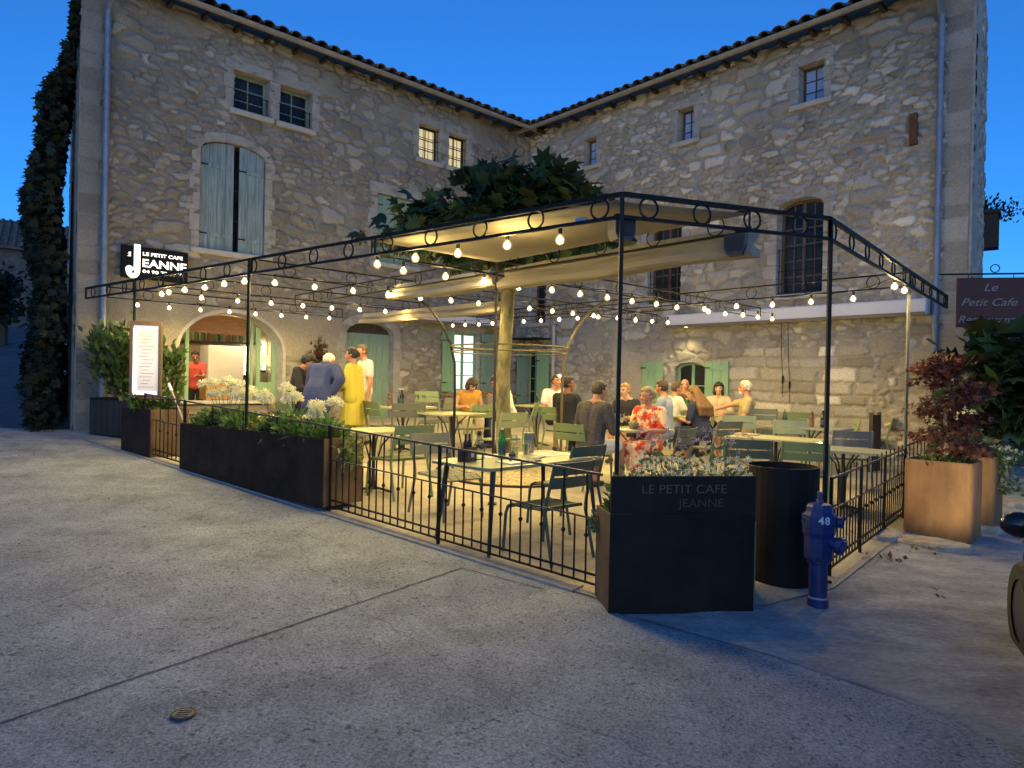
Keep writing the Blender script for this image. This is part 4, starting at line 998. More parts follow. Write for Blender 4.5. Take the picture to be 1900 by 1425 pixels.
# ================= FURNITURE =================
CH={k:mat('chair_'+k,c,.5,0,ns=3,na=.10) for k,c in {'cactus':(.14,.195,.085),'verbena':(.22,.26,.12),'cedar':(.050,.074,.058),'rosemary':(.115,.125,.09),'willow':(.24,.29,.20),'slate':(.10,.125,.15)}.items()}
def make_chair(m):
    t=thing('garden_chair','metal garden chair','chair')
    # seat: curved slats
    b=MB();n=6;D=.41;prof=lambda s:(.44+.018*math.cos(s*math.pi*1.0)-.035*max(0,(.18-s)/.18)**2 if True else 0)
    for k in range(5):
        x0=-.205+.083*k;x1=x0+.076;V=[];Fs=[]
        for i in range(n+1):
            s=i/n;y=-.19+D*(1-s)-.0;z=.445-.022*math.sin(s*math.pi)-.05*max(0,(.16-s)/.16)**2
            V+=[(x0,y,z),(x1,y,z),(x1,y,z-.014),(x0,y,z-.014)]
        for i in range(n):
            for q in range(4): Fs.append((i*4+q,i*4+(q+1)%4,(i+1)*4+(q+1)%4,(i+1)*4+q))
        Fs+=[(3,2,1,0),(n*4,n*4+1,n*4+2,n*4+3)]
        b.add(V,Fs)
    b.build('seat',m,t)
    b=MB()   # side rails under the slats tie the seat together
    for x in (-.20,.20): b.tube([(x,.20,.40),(x,.10,.425),(x,-.19,.425)],.011,6)
    b.tube([(-.2,-.17,.422),(.2,-.17,.422)],.010,6);b.tube([(-.2,.17,.405),(.2,.17,.405)],.010,6);b.build('seat_frame',m,t)
    b=MB()
    for z0,z1 in ((.61,.705),(.72,.825)):
        V=[];Fs=[];n=6
        for i in range(n+1):
            x=-.215+.43*i/n;c=.028*(1-(x/.215)**2)
            for z in (z0,z1):
                yb=-.215-.20*(z-.45)-c
                V+=[(x,yb,z),(x,yb-.012,z)]
        for i in range(n):
            for q in ((0,2,3,1),):
                pass
            a=i*4;d=a+4
            Fs+=[(a,d,d+2,a+2),(a+1,a+3,d+3,d+1),(a+2,d+2,d+3,a+3),(a,a+1,d+1,d)]
        Fs+=[(0,2,3,1),(n*4,n*4+1,n*4+3,n*4+2)]
        b.add(V,Fs)
    b.build('backrest',m,t)
    for s in (-1,1):
        b=MB();b.tube([(s*.215,.235,-.01),(s*.21,.215,.34),(s*.205,.195,.405),(s*.20,.15,.428)],.013,6);b.build('leg',m,t)
        b=MB();b.tube([(s*.225,-.30,-.01),(s*.215,-.215,.40),(s*.214,-.225,.50),(s*.212,-.295,.80),(s*.205,-.30,.83)],.013,6);b.build('leg',m,t)
    t.scale=(1.18,1.14,1.02); return t
proto={}
def chair(u,v,yaw,color,label,h=.43,pos=None):
    p=pos if pos is not None else fl(u,v,h)
    z=g(p.x,p.y)
    if color not in proto:
        t=make_chair(CH[color]);proto[color]=t
        t.location=(p.x,p.y,z);t.rotation_euler=(0,0,R(yaw-90));t['label']=label;t['group']='slatted metal garden chairs on the terrace';return t
    return dup(proto[color],(p.x,p.y,z),R(yaw-90),label,'slatted metal garden chairs on the terrace')
chair(738,850,133,'cactus','green chair pulled up to the empty square table by the flowers')
chair(832,880,-47,'rosemary','grey green chair on the left side of the long laid table')
chair(1012,936,133,'cedar','dark chair at the long laid table nearest the lettered planter')
chair(1046,896,133,'cedar','second dark chair at the long laid table just behind the nearest one')
M_GREY=fl(1098,845,.43)
chair(1085,842,43,'cactus','green chair under the man in the grey shirt')
chair(1048,800,50,'cactus','green chair under the man in the black tee shirt')
chair(925,815,133,'verbena','lime green chair in front of the tree trunk')
chair(872,795,133,'verbena','lime green chair in front of the woman with the brown bob')
chair(803,765,-60,'cactus','tall backed green chair beside the wall by the lit kitchen window')
chair(812,782,-140,'rosemary','brown grey chair at the far side of the middle square table')
chair(757,795,100,'rosemary','brown grey chair with its back to the road near the laid wall table')
chair(722,792,40,'cactus','green chair beside the woman in the yellow coat')
chair(960,790,170,'cactus','green chair right of the tree trunk at the small back table')
chair(1415,800,-110,'cedar','dark green chair behind the empty tables left of the right post')
chair(1582,805,-115,'willow','pale green chair against the right house wall')
chair(1550,820,160,'verbena','small green chair beside the pale green wall chair')
chair(1612,815,160,'cactus','darker green chair nearest the right railing')
chair(1462,825,75,'willow','pale green chair with its wide back to the planter of small white flowers')
chair(1478,805,70,'cactus','green chair behind the pale green one by the right post')
chair(1490,880,70,'cactus','large green chair just behind the half round planter')
chair(1385,875,75,'cedar','dark chair behind the bed of small white flowers')
chair(1572,850,75,'slate','blue grey chair beside the right post')
chair(1372,815,70,'willow','pale green chair in front of the man in tan')
chair(1322,830,120,'rosemary','thin framed chair under the woman with long hair')
chair(1232,850,140,'rosemary','pale grey chair under the woman in the red dress')
chair(565,800,43,'cactus','green chair behind the white flowers of the long planter')
# tables
TB={k:mat('table_'+k,c,.35,0,ns=2,na=.06) for k,c in {'cream':(.33,.325,.17),'olive':(.22,.235,.13),'grey':(.20,.22,.19)}.items()}
def table(label,p,yaw,L,W,color,kind='bistro',h=.74):
    z=g(p.x,p.y);t=thing('cafe_table',label,'table',(p.x,p.y,z),R(yaw),'cafe tables on the terrace')
    b=MB();r=.06;poly=[]
    for cx,cy,a0 in ((L/2-r,W/2-r,0),(-L/2+r,W/2-r,90),(-L/2+r,-W/2+r,180),(L/2-r,-W/2+r,270)):
        for k in range(5): a=R(a0+22.5*k);poly.append((cx+r*math.cos(a),cy+r*math.sin(a)))
    n=len(poly);V=[(x,y,h-.028) for x,y in poly]+[(x*1.0,y,h-.004) for x,y in poly]+[(x*.99,y*.99,h) for x,y in poly]
    Fs=[tuple(range(n-1,-1,-1)),tuple(range(2*n,3*n))]
    for l in (0,n):
        for k in range(n): Fs.append((l+k,l+(k+1)%n,l+n+(k+1)%n,l+n+k))
    b.add(V,Fs);b.build('tabletop',TB[color],t)
    if kind=='legs':
        lm=mat('dark_table_leg',(.022,.026,.024),.5,.1)
        for sx in (-1,1):
            for sy in (-1,1):
                b=MB();b.tube([(sx*(L/2-.06),sy*(W/2-.05),-.02),(sx*(L/2-.14),sy*(W/2-.10),h-.03)],[.016,.026],6);b.build('leg',lm,t)
    else:
        lm=mat('table_pedestal',(.045,.045,.04),.5,.2)
        b=MB();b.tube([(0,0,.02),(0,0,h-.03)],.022,7);b.build('pedestal',lm,t)
        for k in range(4):
            a=R(45+90*k);c,s=math.cos(a),math.sin(a)
            b=MB();b.tube([(c*.03,s*.03,.02),(c*.04,s*.04,.36),(c*.10,s*.10,.56),(c*.24,s*.24,h-.03)],.011,5);b.build('brace',lm,t)
            b=MB();b.tube([(c*.02,s*.02,.05),(c*.25,s*.25,-.01)],.016,5);b.build('foot',lm,t)
    return t
A_=R(43)
def tpos(u,v): return fl(u,v,.74)
P_T1=Vector((.10,6.56,0));T1=table('long olive table laid with bottles and papers nearest the road',P_T1,45,1.6,.82,'olive','legs')
P_T2=tpos(694,797);table('empty cream square table beside the long planter',P_T2,43,.80,.74,'cream')
P_T3=tpos(838,766);table('empty cream square table in the middle behind the bowed upright',P_T3,43,.82,.78,'cream')
P_T4=tpos(748,754);table('laid table against the wall by the old double door',P_T4,43,.95,.7,'cream')
P_T5=tpos(905,752);table('small table of the woman with the brown bob',P_T5,43,.7,.7,'olive')
P_T6=tpos(996,752);table('small table right of the tree trunk by the back door',P_T6,43,.7,.7,'cream')
P_T7=tpos(1178,795);table('table of the couple with the red dress',P_T7,30,.85,.75,'cream')
P_T8=tpos(1275,770);table('crowded table of the group by the green shuttered window',P_T8,43,.9,.75,'cream')
P_T9=tpos(1440,812);table('long cream table left of the right post',P_T9,-40,1.2,.7,'cream')
P_T10=tpos(1565,833);table('grey table beside the right railing',P_T10,-40,1.3,.72,'grey')
P_T11=tpos(1500,792);table('grey table with the pepper mill near the right house wall',P_T11,-43,1.2,.7,'grey')
P_T12=tpos(525,772);table('cream table behind the white flowers of the long planter',P_T12,43,.8,.7,'cream')
# table ware
def on(P,du,dv,yaw=45): 
    c,s=math.cos(R(yaw)),math.sin(R(yaw));x=P.x+c*du-s*dv;y=P.y+s*du+c*dv
    return Vector((x,y,g(P.x,P.y)+.741))
glass_m=glassmat('drinking_glass',(.88,.93,.86),.3)
bottle_g=mat('green_bottle_glass',(.015,.14,.02),.12,spec=.7);dark_g=mat('dark_bottle_glass',(.015,.012,.01),.12);paper=mat('paper',(.62,.60,.48),.8,ns=14,na=.05);wood_r=mat('red_brown_wood',(.14,.045,.02),.5)
white_c=mat('white_china',(.60,.58,.50),.35);steel=mat('steel',(.35,.34,.32),.3,.9)
def lathe_thing(name,label,cat,p,parts,group=None):
    t=thing(name,label,cat,p,0,group)
    for pn,prof,m in parts:
        b=MB();b.lathe(prof,n=12);b.build(pn,m,t,smooth=False)
    return t
GL=[('bowl',[(.03,0),(.036,.10),(.033,.10),(.027,.008)],glass_m)]
WG=[('bowl',[(.010,.085),(.034,.115),(.038,.15),(.032,.20),(.030,.20),(.034,.15)],glass_m),('stem',[(.032,0),(.032,.004),(.004,.01),(.004,.09)],glass_m)]
def bottle(label,p,m,h=.29,r=.037,cap=white_c):
    return lathe_thing('bottle',label,'bottle',p,[('body',[(r,0),(r,h*.55),(r*.75,h*.68),(r*.36,h*.82),(r*.36,h*.97)],m),('neck_cap',[(r*.42,h*.95),(r*.42,h)],cap),('paper_band',[(r*1.02,h*.16),(r*1.02,h*.45)],mat('dark_bottle_paper',(.02,.04,.06),.6))])
def mill(label,p,h=.24): return lathe_thing('pepper_mill',label,'pepper mill',p,[('body',[(.03,0),(.028,h*.15),(.018,h*.4),(.026,h*.62),(.012,h*.72)],wood_r),('knob',[(.012,h*.72),(.026,h*.8),(.024,h*.92),(.006,h)],wood_r)])
bottle('green bottle standing on the long laid table',on(P_T1,-.16,.10),bottle_g)
lathe_thing('carafe','clear carafe with black stopper on the long laid table','carafe',on(P_T1,-.42,.14),[('body',[(.05,0),(.062,.05),(.060,.13),(.03,.19),(.022,.22),(.030,.235)],glassmat('carafe_glass',(.82,.88,.78),.35)),('stopper',[(.016,.225),(.022,.26),(.014,.27)],cable)])
t=thing('condiment_box','dark wooden box of oil bottles on the long laid table','box',on(P_T1,-.60,.10),R(60));dw=mat('dark_box_wood',(.03,.014,.01),.6)
b=MB();b.box(-.075,.075,-.055,.055,0,.02);b.box(-.075,.075,-.055,-.043,.02,.13);b.box(-.075,.075,.043,.055,.02,.13);b.box(-.075,-.063,-.043,.043,.02,.13);b.box(.063,.075,-.043,.043,.02,.13);b.build('case',dw,t)
for x in (-.032,.032): b=MB();b.lathe([(.026,.02),(.026,.16),(.010,.20),(.010,.25)],(x,0,0),9);b.build('bottle',dark_g,t)
b=MB();b.box(-.025,.02,-.060,-.0555,.04,.10);b.build('paper_band',mat('pale_paper_band',(.3,.35,.45),.6),t)
for k,(du,dv,l) in enumerate([(-.02,.06,'left water glass beside the green bottle on the long laid table'),(.28,.20,'water glass at the far edge of the long laid table')]): lathe_thing('water_glass',l,'glass',on(P_T1,du,dv),GL,'glasses on the long laid table')
lathe_thing('wine_glass','tall wine glass before the wine cooler on the long laid table','glass',on(P_T1,.36,.26),WG,'glasses on the long laid table')
lathe_thing('wine_glass','shorter wine glass behind the water glass on the long laid table','glass',on(P_T1,.14,.24),WG,'glasses on the long laid table')
lathe_thing('wine_cooler','brushed steel wine cooler at the far edge of the long laid table','cooler',on(P_T1,.46,.33),[('wall',[(.05,0),(.055,.20),(.051,.20),(.046,.01)],steel),('rim',[(.057,.195),(.057,.205),(.052,.205)],steel)])
def flat(name,label,cat,p,yaw,w,d,m,h=.004,extra=None):
    t=thing(name,label,cat,p,R(yaw));b=MB();b.bbox(-w/2,w/2,-d/2,d/2,0,h,.001);b.build('sheet',m,t)
    if extra: extra(t)
    return t
def printed(t):
    b=MB()
    for k in range(3): b.box(-.12,.02+.03*k,-.07+k*.05,-.055+k*.05,.0045,.0053)
    b.box(.04,.13,-.02,.08,.0045,.0053);b.build('print',mat('faint_print',(.36,.37,.28),.8),t)
flat('menu_sheet','printed paper menu sheet at the right end of the long laid table','menu',on(P_T1,.52,.06),50,.40,.28,paper,.004,printed)
flat('menu_sheet','white paper sheet behind the green bottle on the long laid table','menu',on(P_T1,-.12,.28),45,.30,.22,paper,.004)
flat('plate','square white plate with bread at the near edge of the long laid table','plate',on(P_T1,-.34,-.22),40,.22,.22,white_c,.012,lambda t:(MB().sph((.0,.02,.025),.022,7,5,(1,.7,.6)).build('bread',mat('bread_crust',(.32,.13,.04),.8),t)))
flat('plate','dark slate plate beside the square white plate','plate',on(P_T1,-.12,-.24),45,.18,.12,mat('slate_plate',(.05,.05,.055),.5),.012,lambda t:(MB().box(-.06,.06,-.008,.008,.012,.016).build('knife',steel,t)))
flat('napkin','folded cream napkin in the middle of the long laid table','napkin',on(P_T1,.12,-.10),70,.26,.09,mat('napkin_cloth',(.40,.36,.27),.9),.014,lambda t:(MB().box(-.10,.10,-.01,.01,.014,.018).build('fork',steel,t)))
lathe_thing('pebble','round grey pebble on the long laid table beside the green bottle','pebble',on(P_T1,-.09,.03),[('body',[(.02,0),(.035,.025),(.032,.05),(.012,.075)],mat('grey_pebble',(.06,.065,.08),.6)),('band',[(.036,.03),(.036,.036)],iron)])
mill('brown pepper mill on the laid wall table',on(P_T4,-.25,.05));bottle('clear bottle on the laid wall table',on(P_T4,.0,.1),glassmat('pale_bottle',(.75,.85,.7),.4));bottle('dark bottle on the laid wall table',on(P_T4,.1,.18),dark_g)
for k,(du,l) in enumerate(((.22,'left wine glass on the laid wall table'),(.36,'right wine glass on the laid wall table'))): lathe_thing('wine_glass',l,'glass',on(P_T4,du,-.08),WG,'glasses on the laid wall table')
flat('place_mat','white place mat at the left of the laid wall table','place mat',on(P_T4,-.20,-.15),43,.36,.26,paper);flat('place_mat','white place mat at the right of the laid wall table','place mat',on(P_T4,.24,-.18),43,.36,.26,paper)
mill('orange brown pepper mill before the right house wall',on(P_T11,.05,.0,-43),.26);bottle('dark bottle beside the orange brown pepper mill',on(P_T11,.22,.0,-43),dark_g);bottle('clear bottle left of the orange brown pepper mill',on(P_T11,-.42,.1,-43),glassmat('pale_bottle'))
flat('menu_board','small wooden menu board at the left end of the grey wall table','menu board',on(P_T9,-.45,.12,-40),-40,.30,.2,mat('pale_wood',(.42,.30,.16),.7),.02,lambda t:(MB().box(-.1,.1,-.02,.02,.0205,.022).build('print',MATS['faint_print'],t)))
for (P,du,dv,yw,l) in ((P_T7,-.15,.1,30,'wine glass left of the red dress'),(P_T7,.0,.2,30,'wine glass behind the bowl of the couple'),(P_T7,-.25,-.02,30,'wine glass nearest the man in the grey shirt')): lathe_thing('wine_glass',l,'glass',on(P,du,dv,yw),WG,'glasses on the couple table')
lathe_thing('salad_bowl','grey salad bowl with leaves on the table of the couple','bowl',on(P_T7,-.08,-.12,30),[('bowl',[(.05,0),(.10,.05),(.115,.09),(.105,.09),(.05,.02)],mat('grey_stoneware',(.13,.14,.12),.5)),('salad',[(.10,.07),(.085,.11),(.03,.125)],mat('salad_leaf',(.25,.24,.05),.7,ns=30,na=.5))])
flat('place_mat','white place mat before the woman in the red dress','place mat',on(P_T7,.18,-.15,30),30,.3,.22,paper);flat('place_mat','white place mat before the man in the grey shirt','place mat',on(P_T7,-.33,-.08,30),30,.26,.3,paper)
bottle('green bottle on the crowded group table',on(P_T8,.12,.08),bottle_g);bottle('clear bottle on the crowded group table',on(P_T8,-.14,.10),glassmat('pale_bottle'))
for k,(du,dv,l) in enumerate(((-.25,-.1,'left glass on the crowded group table'),(-.02,-.15,'middle glass on the crowded group table'),(.05,.22,'far glass on the crowded group table'))): lathe_thing('water_glass',l,'glass',on(P_T8,du,dv),GL,'glasses on the crowded table')
flat('place_mat','white place mat at the front of the crowded group table','place mat',on(P_T8,.05,-.24),43,.4,.24,paper)
t=thing('napkin','green napkin hanging off the front of the crowded group table','napkin',on(P_T8,.20,-.375),R(43));b=MB();b.prism([(-.06,0.004),(.06,.004),(.05,-.16),(.01,-.20),(-.045,-.14)],-.012,-.006);b.box(-.06,.06,-.012,.07,.004,.010);b.build('cloth',mat('green_napkin',(.25,.38,.15),.9),t)
bottle('small white topped bottle on the table right of the tree trunk',on(P_T6,.05,.05),dark_g,.2,.03);lathe_thing('wine_glass','wine glass on the small table of the woman with the brown bob','glass',on(P_T5,.05,.1),WG)
lathe_thing('ice_bucket','grey metal ice bucket beside the woman with the brown bob','bucket',on(P_T5,-.05,-.12),[('wall',[(.07,0),(.085,.20),(.08,.20),(.065,.01)],steel),('rim',[(.088,.195),(.088,.205),(.08,.205)],steel)])
lathe_thing('candle_jar','small lit candle jar on the grey railing table','candle',on(P_T10,-.30,.12,-40),[('jar',[(.03,0),(.032,.06),(.028,.06)],glass_m),('flame',[(.018,.005),(.02,.04),(.012,.055)],mat('candle_glow',(1,.8,.5),.5,emit=(1,.8,.5),es=5))])
# wooden screen by the right railing and the sill board with bread
w=thing('wooden_screen','narrow dark wooden slat screen at the end of the right railing','screen',fl(1640,880)+Vector((0,.3,0)),R(43))
b=MB()
b.box(-.16,.16,-.02,.02,.02,.06);b.box(-.16,.16,-.02,.02,.92,.96)
for k in range(4): b.box(-.155+.08*k,-.085+.08*k,-.018,.018,.06,.92)
b.build('slats',mat('screen_wood',(.05,.025,.018),.7,ns=8,na=.3,stretch=(6,6,.6)),w);b=MB();b.box(-.19,-.162,-.03,.03,-.02,1.0);b.build('post',wood_dark,w);b=MB();b.box(.162,.19,-.03,.03,-.02,1.0);b.build('post',wood_dark,w)
sb=thing('serving_sideboard','wooden sideboard with bread and a white cloth under the lit kitchen window','sideboard',wA(8.75,-.36,g(-1.0,17.5)),AANG)
zz=1.22-sb.location.z
b=MB();b.bbox(-.95,.95,-.22,.22,zz-.04,zz,.01);b.build('top',mat('golden_wood',(.34,.20,.07),.6,ns=6,na=.2,stretch=(1,6,6)),sb)
b=MB();b.box(-.9,.9,-.18,.18,.0,zz-.045);b.build('body',MATS['grey_boards'],sb)
bl=thing('bread_loaf','round loaves of bread heaped on the sideboard under the kitchen window','bread',wA(9.0,-.36,1.22),AANG)
for k in range(5): b=MB();b.sph((-.35+.17*k,random.uniform(-.05,.05),.045),.075,9,6,(1.15,.8,.62));b.build('loaf',MATS['bread_crust'],bl)
nc=thing('cloth_bundle','crumpled white cloth left on the sideboard','cloth',wA(8.15,-.36,1.22),AANG)
b=MB();b.sph((0,0,.05),.12,12,8,(1.3,.7,.5));b.v=[(x+random.uniform(-.02,.02),y+random.uniform(-.02,.02),max(0,z+random.uniform(-.025,.025))) for x,y,z in b.v];b.build('cloth',white_c,nc,smooth=True)
# ================= PEOPLE =================
SK={k:mat('skin_'+k,c,.55,spec=.35) for k,c in {'light':(.46,.25,.16),'tan':(.34,.165,.09),'brown':(.20,.095,.055),'red':(.42,.19,.115)}.items()}
def cloth_mat(n,c,**k): return mat(n,c,.9,bump=.9,bs=7,**k)
def cap(b,p,q,r0,r1,n=8):
    p=Vector(p);q=Vector(q);b.sph(p,r0,n,6);b.sph(q,r1,n,6)
    if (q-p).length>1e-4: b.tube([p,q],[r0,r1],n)
def remesh(b,name,m,parent,vox=.012,smooth=2,extra=None):
    me=bpy.data.meshes.new(name);me.from_pydata([tuple(p) for p in b.v],[],b.f)
    o=bpy.data.objects.new(name,me);COL.objects.link(o)
    md=o.modifiers.new('r','REMESH');md.mode='VOXEL';md.voxel_size=vox
    ms=o.modifiers.new('s','SMOOTH');ms.iterations=smooth;ms.factor=.6
    bpy.context.view_layer.update()
    me2=bpy.data.meshes.new_from_object(o.evaluated_get(bpy.context.evaluated_depsgraph_get()))
    bpy.data.objects.remove(o);bpy.data.meshes.remove(me)
    if extra is not None:
        import bmesh
        bm=bmesh.new();bm.from_mesh(me2);tmp=bpy.data.meshes.new('t');tmp.from_pydata([tuple(p) for p in extra.v],[],extra.f);bm.from_mesh(tmp);bm.to_mesh(me2);bm.free();bpy.data.meshes.remove(tmp)
    me2.polygons.foreach_set('use_smooth',[True]*len(me2.polygons))
    me2.name=name;me2.materials.clear();me2.materials.append(m)
    return link(name,me2,parent)
def person(label,x,y,yaw,sit=True,S=1.0,lean=0,side=0,skin='light',hair=('short',(.03,.02,.012)),top=('tee',None),bottom=('trousers',None),shoe=(.03,.03,.03),arms=('table','table'),head=(0,0),z=None,legs=None,seat=.46,beard=None,vox=.012):
    z=g(x,y) if z is None else z
    t=thing('person',label,'person',(x,y,z),R(yaw-90));t.scale=(S,S,S)
    hz=(seat+.085) if sit else .93
    Rl=Matrix.Rotation(R(side),3,'Y')@Matrix.Rotation(-R(lean),3,'X')
    H=Vector((0,0,hz))
    def up(p): return H+Rl@(Vector(p)-Vector((0,0,0)))
    pel=H;waist=up((0,.01,.20));chest=up((0,.0,.40));neck=up((0,.0,.52))
    hy,hp=head
    Hr=Rl@Matrix.Rotation(R(hy),3,'Z')@Matrix.Rotation(-R(hp),3,'X')
    hc=up((0,.015,.56))+Hr@Vector((0,.02,.115))
    sh={s:up((s*.175,-.01,.465)) for s in (-1,1)}
    presets={'table':((.25,.10,.22),(.12,.36,.22)),'lap':((.25,.05,.20),(.13,.28,.10)),'down':((.24,.02,.18),(.25,.08,-.08)),'chin':((.20,.30,.20),(.05,.20,.50)),'back':((.29,-.10,.22),(.12,-.17,.02)),'hip':((.33,-.06,.22),(.20,.06,.06)),'fwd':((.24,.22,.22),(.16,.44,.26)),'hang':((.27,.0,.15),(.30,.06,-.12)),'reach':((.26,.28,.38),(.10,.52,.30))}
    A={}
    for s,n in ((-1,arms[0]),(1,arms[1])):
        e,w=presets[n]; f=(lambda p:H+Matrix.Rotation(0,3,'X')@Vector((s*p[0],p[1],p[2]))) if sit and lean<30 else (lambda p:up((s*p[0],p[1],p[2])))
        ee=f(e);ww=f(w)
        if sit: # keep upper arm length natural
            ee=sh[s]+(ee-sh[s]).normalized()*.28; ww=ee+(ww-ee).normalized()*.25
        A[s]=(ee,ww)
    if legs is None:
        if sit: legs={s:((s*.11,.42,hz+.0),(s*.12,.40,.085)) for s in (-1,1)}
        else: legs={s:((s*.10,.02,.50),(s*.11,-.01,.085)) for s in (-1,1)}
    hipj={s:H+Vector((s*.09,.0,-.02)) for s in (-1,1)}
    # ---- the body: one continuous surface ----
    b=MB()
    cap(b,H+Vector((-.075,0,.0)),H+Vector((.075,0,.0)),.115,.115)
    for s in (-1,1):
        cap(b,H+Vector((s*.06,0,.03)),waist+Rl@Vector((s*.055,0,0)),.105,.095)
        cap(b,waist+Rl@Vector((s*.055,0,0)),chest+Rl@Vector((s*.075,0,0)),.095,.105)
        cap(b,chest+Rl@Vector((s*.07,0,.0)),sh[s]+Rl@Vector((-s*.03,0,-.02)),.10,.062)
        cap(b,neck+Rl@Vector((0,0,.015)),sh[s],.05,.055)
        e,w=A[s];cap(b,sh[s],e,.054,.042);cap(b,e,w,.042,.028)
        k,a=Vector(legs[s][0]),Vector(legs[s][1]);cap(b,hipj[s],k,.088,.058);cap(b,k,a,.058,.038)
        cap(b,a+Vector((0,-.02,-.045)),a+Vector((0,.14,-.055)),.036,.030)
        d=(w-e).normalized(); cap(b,w,w+d*.05,.027,.030)
    cap(b,neck+Rl@Vector((0,-.0,.0)),hc+Hr@Vector((0,-.02,-.06)),.055,.052)
    hm=Hr.to_4x4()
    b.sph(hc+Hr@Vector((0,-.005,.025)),.1,14,10,(.76,.93,.95),M=Hr)
    cap(b,hc+Hr@Vector((0,.045,-.02)),hc+Hr@Vector((0,.052,-.075)),.055,.036)
    cap(b,hc+Hr@Vector((0,.086,.012)),hc+Hr@Vector((0,.106,-.022)),.010,.015,6)
    for s in (-1,1): b.sph(hc+Hr@Vector((s*.078,-.01,-.005)),.024,7,5,(.5,.8,1.2),M=Hr)
    # fingers, rooted in the palm
    fg=MB()
    for s in (-1,1):
        e,w=A[s];d=(w-e).normalized();sd=d.cross(Vector((0,0,1)));sd=(sd.normalized() if sd.length>.1 else Vector((1,0,0)));pn=sd.cross(d)
        for k in range(4):
            o=(k-1.5)*.017;L=(.062,.072,.068,.054)[k];c=w+d*.055+sd*o
            fg.tube([c,c+d*L*.5-pn*.006*1,c+d*L*.82-pn*.022,c+d*L*.9-pn*.04],[.0095,.009,.0085,.007],6)
        th=w+d*.02+sd*(.026*-s);fg.tube([th,th+sd*(.022*-s)+d*.03-pn*.008,th+sd*(.022*-s)+d*.058-pn*.014],[.0115,.010,.008],6)
    body=remesh(b,'body',SK[skin],t,vox,2,fg)
    # face
    e_=MB()
    for s in (-1,1): e_.sph(hc+Hr@Vector((s*.031,.082,.012)),.0095,7,5,(1.2,.6,.8),M=Hr)
    e_.build('eyes',mat('eye',(.03,.02,.015),.3),t)
    e_=MB()
    for s in (-1,1): e_.tube([hc+Hr@Vector((s*.015,.090,.030)),hc+Hr@Vector((s*.032,.089,.036)),hc+Hr@Vector((s*.05,.077,.030))],.005,5)
    hcol=hair[1];hmname='hair_%02d%02d%02d'%tuple(int(c*99) for c in hcol);hmat=mat(hmname,hcol,.7,ns=30,na=.35,stretch=(1,1,.3))
    e_.build('eyebrows',hmat,t)
    e_=MB();e_.sph(hc+Hr@Vector((0,.083,-.050)),.02,8,5,(1.1,.35,.3),M=Hr);e_.build('mouth',mat('lips',(.30,.10,.08),.5),t)
    # hair
    hb=MB();st=hair[0];N=110;gold=math.pi*(3-5**.5)
    if st!='bald':
        for i in range(N):
            zz=1-2*(i+.5)/N;rr=math.sqrt(1-zz*zz);d=Vector((rr*math.cos(gold*i),rr*math.sin(gold*i),zz))
            lim={'short':.15,'bob':.05,'long':.05,'bun':.15,'curly':.1}.get(st,.1)
            if d.y>.15 and d.z<.55-(0 if st!='bob' else .18): continue
            if d.z<-.25 and not (d.y<-.15): continue
            if d.z<-.72: continue
            if abs(d.x)>.55 and d.z<-.05 and d.y>-.25: continue
            th={'short':.018,'curly':.034,'bun':.02,'bob':.028,'long':.028}.get(st,.02)
            hb.sph(hc+Hr@Vector((d.x*.079,d.y*.094-.005,d.z*.097+.026)),th*random.uniform(.9,1.25),6,4)
        hb.sph(hc+Hr@Vector((0,-.012,.034)),.1,12,8,(.76,.88,.93),M=Hr)
        if st=='bob':
            for s in (-1,1):
                cap(hb,hc+Hr@Vector((s*.075,-.005,.04)),hc+Hr@Vector((s*.083,.005,-.085)),.03,.032)
                cap(hb,hc+Hr@Vector((s*.06,-.05,.03)),hc+Hr@Vector((s*.065,-.06,-.09)),.045,.042)
            cap(hb,hc+Hr@Vector((0,-.07,.03)),hc+Hr@Vector((0,-.08,-.085)),.05,.045)
        if st=='long':
            for k in range(7):
                o=(k-3)*.028
                cap(hb,hc+Hr@Vector((o,-.06,.04)),up((o*1.9,-.125-.012*random.random(),.40)),.045,.05)
                cap(hb,up((o*1.9,-.125,.42)),up((o*2.1,-.13,.26+.03*random.random())),.05,.022)
        if st=='bun':
            b2=hc+Hr@Vector((0,-.105,.03));hb.sph(b2,.045,9,6);hb.sph(b2+Hr@Vector((0,-.02,-.03)),.03,8,5)
        if st=='curly':
            for i in range(24): 
                d=Vector((random.gauss(0,1),random.gauss(-.6,.8),random.gauss(-.2,.7))).normalized();hb.sph(hc+Hr@Vector((d.x*.11,-.03+d.y*.1,d.z*.13)),.032,6,4)
        remesh(hb,'hair',hmat,t,.012,1)
    if beard:
        bb=MB();cap(bb,hc+Hr@Vector((0,.062,-.075)),hc+Hr@Vector((0,.060,-.085)),.040,.036);bb.sph(hc+Hr@Vector((0,.094,-.035)),.018,7,5,(1.5,.6,.5),M=Hr);remesh(bb,'beard',mat('beard_'+hmname,beard,.8),t,.010,1)
    # clothes
    def torso(c,ex,zlow=0.0):
        cap(c,H+Vector((-.075,0,zlow)),H+Vector((.075,0,zlow)),.118+ex,.118+ex)
        for s in (-1,1):
            cap(c,H+Vector((s*.06,0,.03)),waist+Rl@Vector((s*.055,0,0)),.108+ex,.102+ex)
            cap(c,waist+Rl@Vector((s*.055,0,0)),chest+Rl@Vector((s*.075,0,0)),.102+ex,.110+ex)
            cap(c,chest+Rl@Vector((s*.07,0,0)),sh[s]+Rl@Vector((-s*.03,0,-.02)),.105+ex,.068+ex)
            cap(c,neck+Rl@Vector((s*.045,-.008,-.02)),sh[s],.044+ex,.058+ex)
    kind,tm=top
